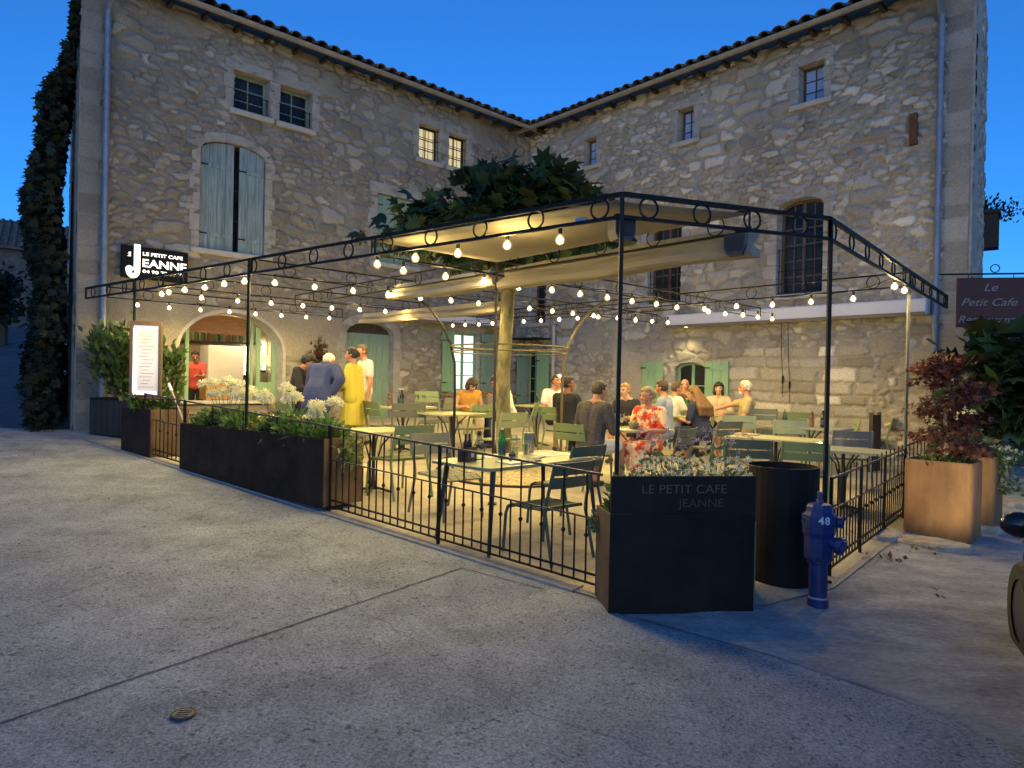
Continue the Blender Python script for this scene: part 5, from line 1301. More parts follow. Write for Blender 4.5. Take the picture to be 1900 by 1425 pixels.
    if kind:
        c=MB();ex=.012 if kind!='jacket' else .026
        torso(c,ex,-.01 if kind!='jacket' else -.06)
        for s in (-1,1):
            e,w=A[s]
            f={'tee':.62,'polo':.62,'dress':.8,'strap':0,'shirt':1,'jacket':1,'coat':1,'sweater':1}[kind]
            if f: cap(c,sh[s],sh[s]+(e-sh[s])*f,.064+ex,.054+ex)
            if kind in('shirt','jacket','coat','sweater'): cap(c,e,e+(w-e)*(.45 if kind=='shirt' else .92),.054+ex,.040+ex)
        if kind=='jacket':
            d0=H+Rl@Vector((0,-.02,0));cap(c,H+Vector((-.08,0,-.02)),H+Vector((-.09,-.01,-.20)),.14,.14);cap(c,H+Vector((.08,0,-.02)),H+Vector((.09,-.01,-.20)),.14,.14)
            cap(c,neck+Rl@Vector((-.03,-.02,.02)),neck+Rl@Vector((.03,-.02,.02)),.055,.055)
        if kind=='coat':
            for sx in (-1,1): c.tube([(sx*.05,-.01,hz+.36),(sx*.06,-.01,hz+.05),(sx*.10,-.01,hz-.48)],[.13,.15,.19],12)
            for s in (-1,1): cap(c,sh[s],(s*.16,-.03,hz-.02),.085,.12)
        if kind=='dress':
            for s in (-1,1):
                k,a=Vector(legs[s][0]),Vector(legs[s][1]);cap(c,hipj[s],k,.115,.10);cap(c,k,k+(a-k)*.55,.10,.09)
            k0,k1=Vector(legs[-1][0]),Vector(legs[1][0]);cap(c,H,(k0+k1)/2,.10,.085);cap(c,(k0+k1)/2,(k0+k1)/2+Vector((0,0,-.22)),.085,.07)
        remesh(c,{'tee':'tee_shirt','polo':'polo_shirt','dress':'dress','strap':'top','shirt':'shirt','jacket':'jacket','coat':'long_coat','sweater':'sweater'}[kind],tm,t,vox+.001,3)
    bk,bmm=bottom
    if bk:
        c=MB();cap(c,H+Vector((-.075,0,-.01)),H+Vector((.075,0,-.01)),.124,.124)
        for s in (-1,1):
            k,a=Vector(legs[s][0]),Vector(legs[s][1])
            if bk=='shorts': cap(c,hipj[s],hipj[s]+(k-hipj[s])*.82,.108,.088)
            elif bk=='trousers': cap(c,hipj[s],k,.104,.074);cap(c,k,a+Vector((0,0,.0)),.074,.056)
            elif bk=='skirt': cap(c,hipj[s],k,.115,.10);cap(c,k,k+(a-k)*.5,.10,.09)
        remesh(c,{'shorts':'shorts','trousers':'trousers','skirt':'skirt'}[bk],bmm,t,vox+.001,3)
    for s in (-1,1):
        a=Vector(legs[s][1]);c=MB();cap(c,a+Vector((0,-.03,-.042)),a+Vector((0,.15,-.050)),.046,.038);remesh(c,'shoe',mat('shoe_%02d'%int(shoe[0]*99),shoe,.6),t,.014,1)
    return t,hc,Hr
C=cloth_mat
navy=C('navy_wool',(.022,.035,.115));yellow=C('yellow_cloth',(.46,.38,.045));whitec=C('white_cotton',(.55,.52,.47));black=C('black_cotton',(.014,.014,.018));denim=C('dark_trousers',(.025,.028,.045))
grey_chk=C('grey_checked_shirt',(.052,.045,.045),ns=60,na=.6);lblue=C('pale_blue_cotton',(.20,.24,.32));tan_c=C('tan_linen',(.30,.235,.12));gold=C('golden_shorts',(.50,.28,.02));beige=C('beige_knit',(.42,.32,.20));blk_prt=C('black_printed_shirt',(.015,.015,.015),ns=35,col2=(.10,.09,.06));red_c=C('coral_tee',(.55,.075,.06));ochre=C('ochre_top',(.42,.21,.03));cream_t=C('cream_trousers',(.42,.36,.25))
floral=C('red_floral_dress',(.50,.035,.012),ns=9,col2=(.70,.52,.30),sharp=.85);navy_d=C('navy_dress',(.018,.024,.055))
def X(u,y): return ux(u,y)
blk=(.012,.009,.008);brn=(.035,.018,.010);blond=(.24,.14,.045);grey_h=(.40,.37,.32);lbrn=(.13,.065,.02)
person('person in a navy blazer with white hair bending over a table, seen from behind',X(588,10.5),10.5,84,False,1.03,lean=38,skin='light',hair=('short',(.60,.57,.50)),top=('jacket',navy),bottom=('trousers',denim),arms=('fwd','hip'),head=(0,10))
person('person in a long yellow coat with dark pinned up hair, standing in profile',X(655,10.9),10.9,172,False,.97,skin='tan',hair=('bun',blk),top=('coat',yellow),bottom=('trousers',cream_t),arms=('lap','lap'),head=(0,0))
person('person in a white polo shirt standing behind the yellow coat',X(676,11.9),11.9,215,False,1.0,skin='red',hair=('short',(.07,.045,.03)),top=('polo',whitec),bottom=('trousers',cream_t),arms=('hang','hang'),head=(0,8))
person('person in black with dark curly hair stooping left of the navy blazer',X(545,11.2),11.2,-15,False,.92,lean=22,skin='tan',hair=('curly',blk),top=('sweater',black),bottom=('trousers',denim),arms=('fwd','fwd'),head=(0,10))
pb=wA(2.70,2.2,.42);person('person in a coral tee shirt working inside the bar',pb.x,pb.y,-80,False,.95,skin='tan',hair=('short',blk),top=('tee',red_c),bottom=('trousers',black),arms=('fwd','fwd'),z=.47,head=(20,10),lean=6)
person('person in an ochre top with a brown bob, head bowed at a small table',X(868,12.1),12.1,-70,True,.95,lean=16,skin='light',hair=('bob',brn),top=('strap',ochre),bottom=('skirt',cream_t),arms=('table','table'),head=(10,22))
person('person in a white shirt seated half hidden by the tree trunk',X(948,12.3),12.3,-160,True,1.0,lean=18,skin='red',hair=('short',brn),top=('shirt',whitec),bottom=('trousers',navy),arms=('table','table'),head=(0,15))
o,hc,Hr=person('smiling person in a white tee shirt with pale goggles pushed up on dark hair',X(1031,12.3),12.3,-75,True,1.0,skin='tan',hair=('short',blk),top=('tee',whitec),bottom=('shorts',black),arms=('hang','lap'),head=(20,0))
b=MB();b.sph(hc+Hr@Vector((0,.082,.100)),.036,10,6,(1.2,.5,.8),M=Hr);b.build('goggles',mat('glowing_goggles',(.9,.9,.85),.2,emit=(1,1,.9),es=.6),o)  # goggles emit a little: a bright glint put into the material
person('person in a black tee shirt with cropped black hair, back to the road',X(1052,11.0),11.0,55,True,1.02,skin='brown',hair=('short',blk),top=('tee',black),bottom=('trousers',black),arms=('table','table'),head=(-40,0))
person('person in a grey checked shirt and white shorts, back to the road',X(1098,8.75),8.75,48,True,1.07,lean=10,skin='tan',hair=('short',(.035,.025,.016)),top=('shirt',grey_chk),bottom=('shorts',whitec),arms=('table','table'),head=(-10,6),shoe=(.05,.05,.05),legs={-1:((-.15,.40,.54),(-.13,.30,.085)),1:((.16,.40,.54),(.18,.42,.085))})
person('young person with blond hair and a black tee shirt facing the road',X(1163,11.3),11.3,-120,True,.96,skin='light',hair=('short',blond),top=('tee',black),bottom=('shorts',denim),arms=('table','table'),head=(-20,6))
person('person in a red and cream patterned dress with sunglasses on fair hair',X(1208,9.35),9.35,-128,True,1.0,lean=4,skin='red',hair=('bun',(.20,.15,.08)),top=('dress',floral),bottom=(None,None),arms=('table','lap'),head=(-28,2),shoe=(.35,.3,.2),legs={-1:((-.08,.42,.54),(-.02,.46,.085)),1:((.10,.43,.53),(.05,.30,.085))})
sg=MB()
person('person in a pale blue tee shirt with short dark hair behind the red dress',X(1237,11.0),11.0,150,True,1.03,lean=4,skin='tan',hair=('short',brn),top=('tee',lblue),bottom=('shorts',denim),arms=('table','table'),head=(-10,0))
person('person with brown hair turned away beside the bald person',X(1252,12.1),12.1,20,True,.98,skin='tan',hair=('short',(.05,.03,.015)),top=('tee',whitec),bottom=('trousers',denim),arms=('table','table'),head=(-10,5))
person('bald person in a black printed shirt resting chin on one hand',X(1271,13.1),13.1,-105,True,1.0,skin='red',hair=('bald',(.05,.03,.02)),top=('shirt',blk_prt),bottom=('trousers',black),arms=('chin','table'),head=(0,4))
person('person with long light brown hair in a navy dress, back to the road',X(1306,11.15),11.15,130,True,.98,lean=12,skin='light',hair=('long',lbrn),top=('dress',navy_d),bottom=(None,None),arms=('table','table'),head=(20,6))
person('person with a black bob and beige knit facing the road',X(1334,12.9),12.9,-112,True,.97,skin='light',hair=('bob',blk),top=('sweater',beige),bottom=('trousers',black),arms=('table','lap'),head=(0,-4))
person('older person in a tan shirt and golden shorts with a short grey beard',X(1385,11.6),11.6,165,True,1.05,lean=-2,skin='red',hair=('short',grey_h),top=('polo',tan_c),bottom=('shorts',gold),arms=('lap','reach'),head=(0,2),beard=(.40,.36,.30))
# ================= PLANTS =================
def T_simple():   # pointed leaf folded along its rib
    v=np.array([(0,0,0),(-.28,.42,.07),(0,.5,0),(.28,.42,.07),(0,1,-.06)],float);f=np.array([(0,2,1),(0,3,2),(1,2,4),(2,3,4)]);return v,f
def T_lobed():
    a=[(0,0,0),(-.22,.02,.03),(-.52,.20,.0),(-.30,.34,.06),(-.50,.66,-.04),(-.17,.60,.05),(0,1.0,-.10),(.17,.60,.05),(.50,.66,-.04),(.30,.34,.06),(.52,.20,.0),(.22,.02,.03),(0,.38,.0)]
    v=np.array(a,float);f=np.array([(12,i+1,i) for i in range(11)]+[(12,0,11)]);return v,f[:, ::-1]
def T_maple():
    v=np.array([(0,0,0),(-.42,.25,.0),(-.14,.34,.03),(-.40,.72,-.03),(-.07,.5,.03),(0,1.0,-.06),(.07,.5,.03),(.40,.72,-.03),(.14,.34,.03),(.42,.25,0)],float);f=np.array([(0,2,1),(2,4,3),(0,4,2),(4,6,5),(0,6,4),(6,8,7),(0,8,6),(0,9,8)]);return v,f
def T_strap():
    v=[];f=[]
    for i in range(5):
        s=i/4;w=.045*(1-s*.85);v+=[(-w,s*.9,.35*s-.55*s*s),(w,s*.9,.35*s-.55*s*s)]
    for i in range(4): f+=[(2*i,2*i+1,2*i+2),(2*i+1,2*i+3,2*i+2)]
    return np.array(v,float),np.array(f)
def T_flower():
    v=[(0,0,.0)];f=[]
    for k in range(5):
        a=2*math.pi*k/5;v+=[(.32*math.cos(a-.38),.32*math.sin(a-.38),.06),(.55*math.cos(a),.55*math.sin(a),.16),(.32*math.cos(a+.38),.32*math.sin(a+.38),.06)];i=1+3*k;f+=[(0,i,i+1),(0,i+1,i+2)]
    return np.array(v,float),np.array(f)
TPL={'simple':T_simple(),'lobed':T_lobed(),'maple':T_maple(),'strap':T_strap(),'flower':T_flower()}
def leaves(name,m,parent,P,size,tpl,up=.5,out=None,seed=0,svar=.4,world=True,droop=0,axis=None):
    """leaf-sized faces, one per point of P; up: how flat they lie; out: direction they grow"""
    rng=np.random.default_rng(seed);P=np.asarray(P,float);n=len(P);V,Fq=TPL[tpl]
    d=rng.normal(size=(n,3)) if out is None else np.asarray(out,float)+rng.normal(size=(n,3))*.45
    d[:,2]-=droop; d/=np.linalg.norm(d,axis=1)[:,None]+1e-9
    nr=rng.normal(size=(n,3))*(1-up)+np.array([0,0,1.0])*up*2
    nr-=d*(nr*d).sum(1)[:,None]; nr/=np.linalg.norm(nr,axis=1)[:,None]+1e-9
    sd=np.cross(d,nr);s=size*(1-svar+2*svar*rng.random(n))
    W=P[:,None,:]+s[:,None,None]*(V[None,:,0,None]*sd[:,None,:]+V[None,:,1,None]*d[:,None,:]+V[None,:,2,None]*nr[:,None,:])
    k=len(V);Fa=(Fq[None]+ (np.arange(n)*k)[:,None,None]).reshape(-1,3)
    return npmesh(name,W.reshape(-1,3),Fa,m,parent,world)
def leafm(n,c,isl=.45,tr=.25,rough=.55): return mat(n,c,rough,island=isl,trans=tr,spec=.35)
def clumpy(rng,c,r,n,k,spread=.33,shell=.5):
    """points in k clumps through an ellipsoid: uneven outline with gaps"""
    c=np.array(c);r=np.array(r);u=rng.normal(size=(k,3));u/=np.linalg.norm(u,axis=1)[:,None];cc=c+u*r*(shell+(1-shell)*rng.random((k,1)))*.85
    i=rng.integers(0,k,n);sz=rng.random(k)*.6+.7
    return cc[i]+rng.normal(size=(n,3))*r*spread*sz[i][:,None]*.6
fig_l=leafm('broad_leaf',(.026,.050,.018),.6,.2)
ivy_l=leafm('ivy_leaf',(.008,.014,.007),.6,.05,.8)
shrub_l=leafm('shrub_leaf',(.055,.095,.025),.45,.3)
fern_l=leafm('fern_leaf',(.085,.16,.035),.4,.3)
pale_l=leafm('pale_leaf',(.16,.19,.06),.35,.3);sage_l=leafm('sage_leaf',(.09,.13,.055),.3,.2)
white_f=leafm('white_petal',(.66,.66,.48),.10,.35);lil_f=leafm('lilac_petal',(.28,.25,.34),.2,.3)
maple_l=leafm('red_maple_leaf',(.085,.028,.024),.45,.3)
bark=mat('tree_bark',(.06,.055,.025),.9,ns=6,col2=(.20,.18,.085),na=.5,sharp=.5,bump=.7,bs=18,stretch=(1,1,.45));twig=mat('twig',(.07,.05,.03),.85)
# -- tree growing through the pergola
tx,ty=-.12,10.35;tz=g(tx,ty)
tr=thing('mulberry_tree','leafy tree with a mottled pale trunk growing up through the pergola','tree',(tx,ty,tz))
b=MB();b.tube([(0,0,-.1),(.01,0,.5),(-.02,.02,1.4),(.02,0,2.2),(.04,-.05,2.75),(.02,-.15,3.0)],[.155,.118,.106,.103,.106,.10],12);b.build('trunk',bark,tr,smooth=True)
rng=np.random.default_rng(11);cen=(-.33,9.1,3.62)
for k,(ex,ey,ez) in enumerate([(-1.5,8.9,3.5),(-.8,8.4,3.9),(.1,8.3,4.1),(.8,8.9,3.9),(1.2,9.5,3.5),(-.4,9.8,4.1)]):
    b=MB();s=Vector((tx+.02,ty-.15,tz+2.95));e=Vector((ex,ey,ez));m=(s+e)/2+Vector((0,.1,.15));b.tube([s-Vector((tx,ty,tz)),m-Vector((tx,ty,tz)),e-Vector((tx,ty,tz))],[.075,.05,.02],7);b.build('limb',bark,tr)
P=np.concatenate([clumpy(rng,(-.55,9.1,3.55),(1.15,.95,.60),1700,20),clumpy(rng,(.45,9.2,3.72),(.85,.95,.62),1250,16),clumpy(rng,(-1.40,8.9,3.15),(.42,.5,.40),200,6),clumpy(rng,(-.1,9.1,4.05),(.75,.7,.32),420,9),clumpy(rng,(1.2,9.2,3.6),(.35,.4,.2),70,3)])
P=P[(P[:,2]>3.08)&~((P[:,0]<-.9)&(P[:,2]<3.30))]
leaves('crown',fig_l,tr,P,.205,'lobed',up=.45,seed=3,out=(P-np.array(cen))*.8,droop=.12)
# gravel circle round the trunk
b=MB();b.lathe([(1.02,-.05),(1.02,.012),(.99,.016),(.99,.0)],n=40,cap=False);pe=thing('tree_edging','round iron edging ring set in the gravel around the tree','edging',(-.05,9.75,g(-.05,9.75)+.01));pe.rotation_euler=(R(2.9),R(1.45),0);b.build('ring',iron_br,pe);b=MB();b.lathe([(.98,-.05),(.98,.01)],n=36);b.build('gravel_bed',gmat('coarse_gravel',(.22,.19,.11),(.40,.34,.21),.7,18,1.0),pe)
# -- ivy on the end wall of the left house
iv=thing('ivy','thick dark ivy covering the end wall of the left house','ivy',(A0.x-.4,A0.y+.6,.4))
EW=lambda k,o,z: (A0.x+(-.559)*k-.829*o, A0.y+.829*k-.559*o, z)
rng=np.random.default_rng(5);n=14000;k=rng.random(n)**1.1*6.0-.06;z=.35+rng.random(n)*7.9
bul=.10+.75*np.clip(fbm(z*.55,k*.5,31,3)-.18,0,1)+.28*np.exp(-((z-5.0)/1.6)**2)+.25*np.exp(-((z-1.5)/1.6)**2)-.06*z/8;bul*=np.clip((7.75-z)/1.2,.10,1)
o=bul*(.25+.85*rng.random(n)**.6);P=np.stack([np.array(EW(k,o,z)[0]),np.array(EW(k,o,z)[1]),z+ .06*k],-1)
leaves('foliage',ivy_l,iv,P,.125,'lobed',up=.2,seed=7,svar=.6,out=np.tile(np.array([[-.83,-.56,-.3]]),(n,1)),droop=.2)
b=MB()
for kk in (.5,1.6,2.9): b.tube([Vector(EW(kk,.03,.3))-iv.location,Vector(EW(kk+.1,.06,2.5))-iv.location,Vector(EW(kk-.2,.04,5.5))-iv.location],[.05,.035,.015],6)
b.build('stem',twig,iv)
# -- shrubs by the left downpipe and the menu case
def shrub(name,label,p,zb,h,r,n,m,size,seed,tpl='simple',k=14):
    t=thing(name,label,'shrub',(p.x,p.y,zb));rng=np.random.default_rng(seed)
    P=np.concatenate([clumpy(rng,(p.x,p.y,zb+h*.55),(r,r,h*.48),n,k),clumpy(rng,(p.x,p.y,zb+h*.2),(r*.8,r*.8,h*.2),n//4,6)])
    d=P-np.array([p.x,p.y,zb-.1]);d/=np.linalg.norm(d,axis=1)[:,None]
    leaves('foliage',m,t,P,size,tpl,up=.2,seed=seed,out=d,droop=.1)
    b=MB();rn=random.Random(seed)
    for q in range(7): a=rn.uniform(0,6.28);b.tube([(r*.25*math.cos(a),r*.25*math.sin(a),-.04),(r*.45*math.cos(a+.3),r*.45*math.sin(a+.3),h*.45),(r*.75*math.cos(a+.2),r*.75*math.sin(a+.2),h*.85)],[.012,.009,.004],5)
    b.build('stems',twig,t);return t
kz=TPK.location.z+.6
shrub('leafy_shrub','bushy green shrub in the black slatted planter by the downpipe',wmat(TPK)@Vector((.42,.28,0)),kz,1.30,.52,1500,shrub_l,.13,21)
pz=dp(306,760,11.3);shrub('leafy_shrub','bushy green shrub between the menu case and the arched bar',pz,pz.z-.25,1.35,.27,900,shrub_l,.12,22)
tq=thing('planter','square dark planter under the shrub beside the bar counter','planter',(pz.x,pz.y,g(pz.x,pz.y)-.03));hh=pz.z-.25-tq.location.z
b=MB();b.box(-.3,.3,-.3,-.28,0,hh);b.box(-.3,.3,.28,.3,0,hh);b.box(-.3,-.28,-.28,.28,0,hh);b.box(.28,.3,-.28,.28,0,hh);b.build('wall',corten,tq);b=MB();b.box(-.28,.28,-.28,.28,0,hh-.05);b.build('soil',soil,tq)
p=wmat(TP0)@Vector((.35,.28,0));shrub('low_shrub','low green plants in the small planter under the menu case',p,TP0.location.z+.6,.30,.30,300,shrub_l,.10,23,k=8)
pt=wA(4.15,-.75,0);shrub('red_shrub','dark red leaved shrub by the wall right of the arched bar',pt,g(pt.x,pt.y)+.30,1.42,.30,520,leafm('dark_red_leaf',(.035,.014,.012)),.11,24,'maple',10)
tq=thing('clay_pot','clay pot holding the dark red shrub right of the bar','pot',(pt.x,pt.y,g(pt.x,pt.y)));b=MB();b.lathe([(.15,-.02),(.21,.30),(.225,.30),(.225,.34),(.19,.34),(.18,.28)],n=18);b.build('wall',mat('terracotta',(.26,.12,.06),.85,ns=6,na=.2),tq);b=MB();b.lathe([(.18,.2),(.18,.30)],n=14);b.build('soil',soil,tq)
# -- white agapanthus and greenery of the long planter
L1=3.1;TW=lambda x,y,z:wmat(TP1)@Vector((x,y,z))
def agapanthus(label,x,y,heads,hmin,hmax,seed,wide=.20):
    p=TW(x,y,.60);t=thing('agapanthus',label,'flowering plant',tuple(p),0,'white agapanthus in the long planter');rng=np.random.default_rng(seed);rn=random.Random(seed)
    n=46;P=np.array(p)+np.c_[rng.normal(size=(n,2))*.05,np.zeros(n)];a=rng.random(n)*6.28;leaves('foliage',fern_l,t,P,.30,'strap',up=.8,seed=seed,out=np.c_[np.cos(a),np.sin(a),np.full(n,1.0)])
    for q in range(heads):
        hx,hy,hz=rn.gauss(0,wide),rn.gauss(0,.09),rn.uniform(hmin,hmax)
        b=MB();b.tube([(hx*.2,hy*.2,0),(hx*.5,hy*.5,hz*.5),(hx,hy,hz)],.005,5);s=b.build('stem',mat('green_stem',(.10,.16,.04),.6),t)
        m=52;u=rng.normal(size=(m,3));u[:,2]=np.abs(u[:,2])*.9-.25;u/=np.linalg.norm(u,axis=1)[:,None];c=np.array(p)+np.array([hx,hy,hz]);leaves('flower_head',white_f,s,c+u*np.array([.080,.080,.065]),.058,'flower',up=0,seed=seed*9+q,out=None)
agapanthus('big white agapanthus clump left of the second pergola post',.72,.26,9,.45,.66,41,.17)
agapanthus('white agapanthus heads just right of the second pergola post',1.02,.30,4,.40,.58,42,.07)
agapanthus('pair of white agapanthus heads before the blazer sleeve',1.80,.26,3,.42,.50,43,.10)
agapanthus('white agapanthus head before the navy blazer back',2.15,.24,3,.46,.58,44,.07)
agapanthus('pale agapanthus before the hem of the yellow coat',2.62,.26,5,.28,.48,45,.14)
def greenery(name,label,x,y,z,r,h,n,m,size,seed,tpl='simple',T=None,up=.2,droop=0):
    p=(T or TW)(x,y,z);t=thing(name,label,'plant',tuple(p));rng=np.random.default_rng(seed);a=rng.random(n)*6.28;q=np.sqrt(rng.random(n))
    P=np.array(p)+np.c_[np.cos(a)*q*r,np.sin(a)*q*r*.8,rng.random(n)**1.2*h*(1.1-q*.6)]
    o=np.c_[np.cos(a)*q,np.sin(a)*q,np.full(n,.9)];leaves('foliage',m,t,P,size,tpl,up=up,seed=seed,out=o,droop=droop)
    b=MB()
    for k in range(5): aa=k*1.3;b.tube([(0,0,-.05),(.4*r*math.cos(aa),.4*r*math.sin(aa),h*.6)],.004,4)
    b.build('stems',mat('green_stem'),t) if 'green_stem' in MATS else b.build('stems',twig,t);return t
for i,(x,r,h,m,s,l) in enumerate([(.22,.20,.26,fern_l,.07,'feathery green plant at the left end of the long planter'),(.60,.24,.30,shrub_l,.09,'dense green plant under the big agapanthus clump'),(1.15,.26,.30,fern_l,.08,'bright fern at the foot of the second post'),(1.48,.24,.20,pale_l,.07,'low yellow green plant in the middle of the long planter'),(1.95,.20,.24,shrub_l,.10,'dark broad leaved plant under the blazer'),(2.30,.26,.34,fern_l,.08,'tall bright fern near the right end of the long planter'),(2.80,.24,.26,fern_l,.08,'green fern at the right end of the long planter')]):
    greenery('leafy_plant',l,x,.26,.60,r,h,420,m,s,60+i)
tp=TW(3.10,.30,.62);t=thing('trailing_plant','yellow green plant trailing over the right end of the long planter','plant',tuple(tp));rng=np.random.default_rng(71);n=420
P=np.array(tp)+np.c_[rng.normal(size=n)*.05+.05,rng.normal(size=n)*.14,-.30*rng.random(n)**1.3+.06];leaves('foliage',pale_l,t,P,.055,'simple',up=.2,seed=71,droop=.6)
b=MB()
for k in range(4): b.tube([(-.08,-.1+.07*k,0),(.05,-.1+.07*k,.04),(.07,-.1+.07*k,-.22)],.004,4)
b.build('stems',mat('green_stem'),t)
# -- bed of small white flowers at the near corner
TN=lambda x,y,z:wmat(TPN)@Vector((x,y,z))
greenery('leafy_plant','bright green plant at the left end of the lettered planter',.16,.22,.64,.11,.36,200,fern_l,.055,80,T=TN)
for i,(x,l) in enumerate([(.38,'small white flowers left of the middle in the lettered planter'),(.66,'dense small white flowers in the middle of the lettered planter'),(.93,'small white flowers at the right end of the lettered planter')]):
    t=greenery('white_flowers',l,x,.21,.64,.19,.38,400,sage_l,.045,83+i,T=TN);p=TN(x,.22,.64);rng=np.random.default_rng(90+i);n=170
    a=rng.random(n)*6.28;q=np.sqrt(rng.random(n));P=np.array(p)+np.c_[np.cos(a)*q*.22,np.sin(a)*q*.11,.22+.22*rng.random(n)];leaves('blossoms',white_f,t,P,.034,'flower',up=.4,seed=90+i)
for i,(x,y,l) in enumerate([(.55,.42,'grey lavender behind the lettered planter bed on the left'),(1.0,.44,'grey lavender behind the lettered planter bed on the right')]):
    t=greenery('lavender',l,x,y,.55,.22,.66,420,sage_l,.06,97+i,T=TN,tpl='simple');p=TN(x,y,.6);rng=np.random.default_rng(99+i);n=36;a=rng.random(n)*6.28;q=np.sqrt(rng.random(n));P=np.array(p)+np.c_[np.cos(a)*q*.24,np.sin(a)*q*.2,.5+.16*rng.random(n)];leaves('blossoms',lil_f,t,P,.045,'flower',up=.4,seed=99+i)
tw=thing('wooden_trough','low wooden trough of lavender behind the lettered planter','trough',tuple(TN(.25,.40,-.0)),rn);b=MB();b.bbox(0,1.05,0,.22,.0,.56,.01);b.build('box',mat('olive_wood',(.20,.19,.09),.7,ns=6,na=.2,stretch=(1,6,6)),tw);b=MB();b.box(.03,1.02,.03,.19,.55,.575);b.build('soil',soil,tw)
greenery('leafy_plant','small green plants inside the low left side of the lettered planter',.03,.34,.50,.08,.16,90,sage_l,.05,95,T=TN)
# -- right planters
TR=lambda x,y,z:wmat(TPR)@Vector((x,y,z));p=TR(.33,.28,.74);t=thing('red_maple','dark red maple with layered leaves in the near rusty planter','small tree',tuple(p));rng=np.random.default_rng(51)
b=MB();b.tube([(0,0,-.03),(.01,0,.25),(.0,.02,.55),(.03,.0,.85),(.0,.0,1.10)],[.030,.024,.019,.012,.005],7);b.build('trunk',mat('pale_bark',(.22,.17,.12),.85,ns=20,na=.3),t)
Ps=[]
for k in range(20):
    a=rng.random()*6.28;z=.18+.98*(k/20)**.9;r=(.10+.28*rng.random())*(1.2-.75*(z/1.2));c=np.array(p)+np.array([math.cos(a)*r,math.sin(a)*r,z]);m=75
    Ps.append(c+rng.normal(size=(m,3))*np.array([.11,.11,.03]));b=MB();b.tube([(0,0,z-.10),(math.cos(a)*r,math.sin(a)*r,z)],[.006,.003],4);b.build('branch',twig,t)
P=np.concatenate(Ps);leaves('crown',maple_l,t,P,.085,'maple',up=.6,seed=52,out=(P-np.array(p)-np.array([0,0,.6])),droop=.2)
greenery('low_plants','low green plants around the maple stem in the rusty planter',.33,.26,.74,.28,.10,200,shrub_l,.06,53,T=TR)
TR2=lambda x,y,z:wmat(TPR2)@Vector((x,y,z))
greenery('rosemary_bush','spiky grey green bush in the second rusty planter',.25,.30,.72,.34,.42,900,leafm('rosemary_leaf',(.09,.12,.07),.35,.2),.075,54,T=TR2)
t=greenery('white_flowers','tall white flowers above the second rusty planter',.30,.35,.72,.16,.45,160,shrub_l,.08,55,T=TR2);p=TR2(.20,.35,.72)
for k in range(6):
    rng=np.random.default_rng(140+k);c=np.array(p)+np.array([rng.normal()*.17+.05,rng.normal()*.1,.46+.12*rng.random()]);u=rng.normal(size=(26,3))*.04;b=MB();b.tube([Vector(p)-t.location,Vector(c)-t.location],.004,4);s=b.build('stem',MATS['green_stem'],t);leaves('flower_head',white_f,s,c+u,.05,'flower',up=.2,seed=150+k)
p=TR2(.62,.22,.74);t=thing('trailing_plant','white flowers trailing down the right side of the second rusty planter','plant',tuple(p));rng=np.random.default_rng(57);n=420
P=np.array(p)+np.c_[rng.normal(size=n)*.05+.06,rng.normal(size=n)*.13,-.50*rng.random(n)+.14];leaves('foliage',fern_l,t,P,.05,'simple',up=.2,seed=57,droop=.5);n=210
P=np.array(p)+np.c_[rng.normal(size=n)*.05+.10,rng.normal(size=n)*.13,-.52*rng.random(n)+.16];leaves('blossoms',white_f,t,P,.045,'flower',up=.2,seed=58)
# -- fig tree over the right side
fx=Vector((7.35,10.2,g(7.35,10.2)));t=thing('fig_tree','dark broad leaved fig tree below the red hanging sign','tree',tuple(fx));rng=np.random.default_rng(61)
b=MB();b.tube([(0,0,-.1),(.05,.05,.6),(-.1,.1,1.3)],[.10,.085,.06],9);b.build('trunk',mat('grey_bark',(.14,.12,.10),.85,ns=10,na=.3),t)
for e in ((-.7,-.2,1.9),(.2,-.2,2.4),(.9,.2,2.1),(-.4,-.5,1.2),(1.2,0,1.4)): b=MB();b.tube([(-.02,.06,.9),(e[0]*.5,e[1]*.5,e[2]*.75),e],[.05,.03,.012],6);b.build('limb',MATS['grey_bark'],t)
P=np.concatenate([clumpy(rng,(7.6,10.1,1.72),(1.15,.8,.70),900,20),clumpy(rng,(7.2,9.8,1.3),(.75,.6,.5),400,10),clumpy(rng,(8.7,10.2,1.75),(.9,.8,.85),400,10)])
leaves('crown',fig_l,t,P,.30,'lobed',up=.45,seed=62,out=(P-np.array([7.4,10.3,1.7])),droop=.3)
p=fl(1885,862);t=thing('plant_pot','dark round pot with green plants at the right edge','pot',(p.x+.05,p.y,p.z));b=MB();b.lathe([(.19,-.02),(.25,.30),(.235,.30),(.22,.24)],n=18);b.build('wall',mat('dark_pot',(.06,.055,.05),.7),t);b=MB();b.lathe([(.22,.2),(.22,.26)],n=14);b.build('soil',soil,t)
greenery('leafy_plant','pale green plants in the dark round pot at the right edge',p.x+.05,p.y,p.z+.26,.24,.16,220,pale_l,.08,63,T=lambda x,y,z:Vector((x,y,z)))
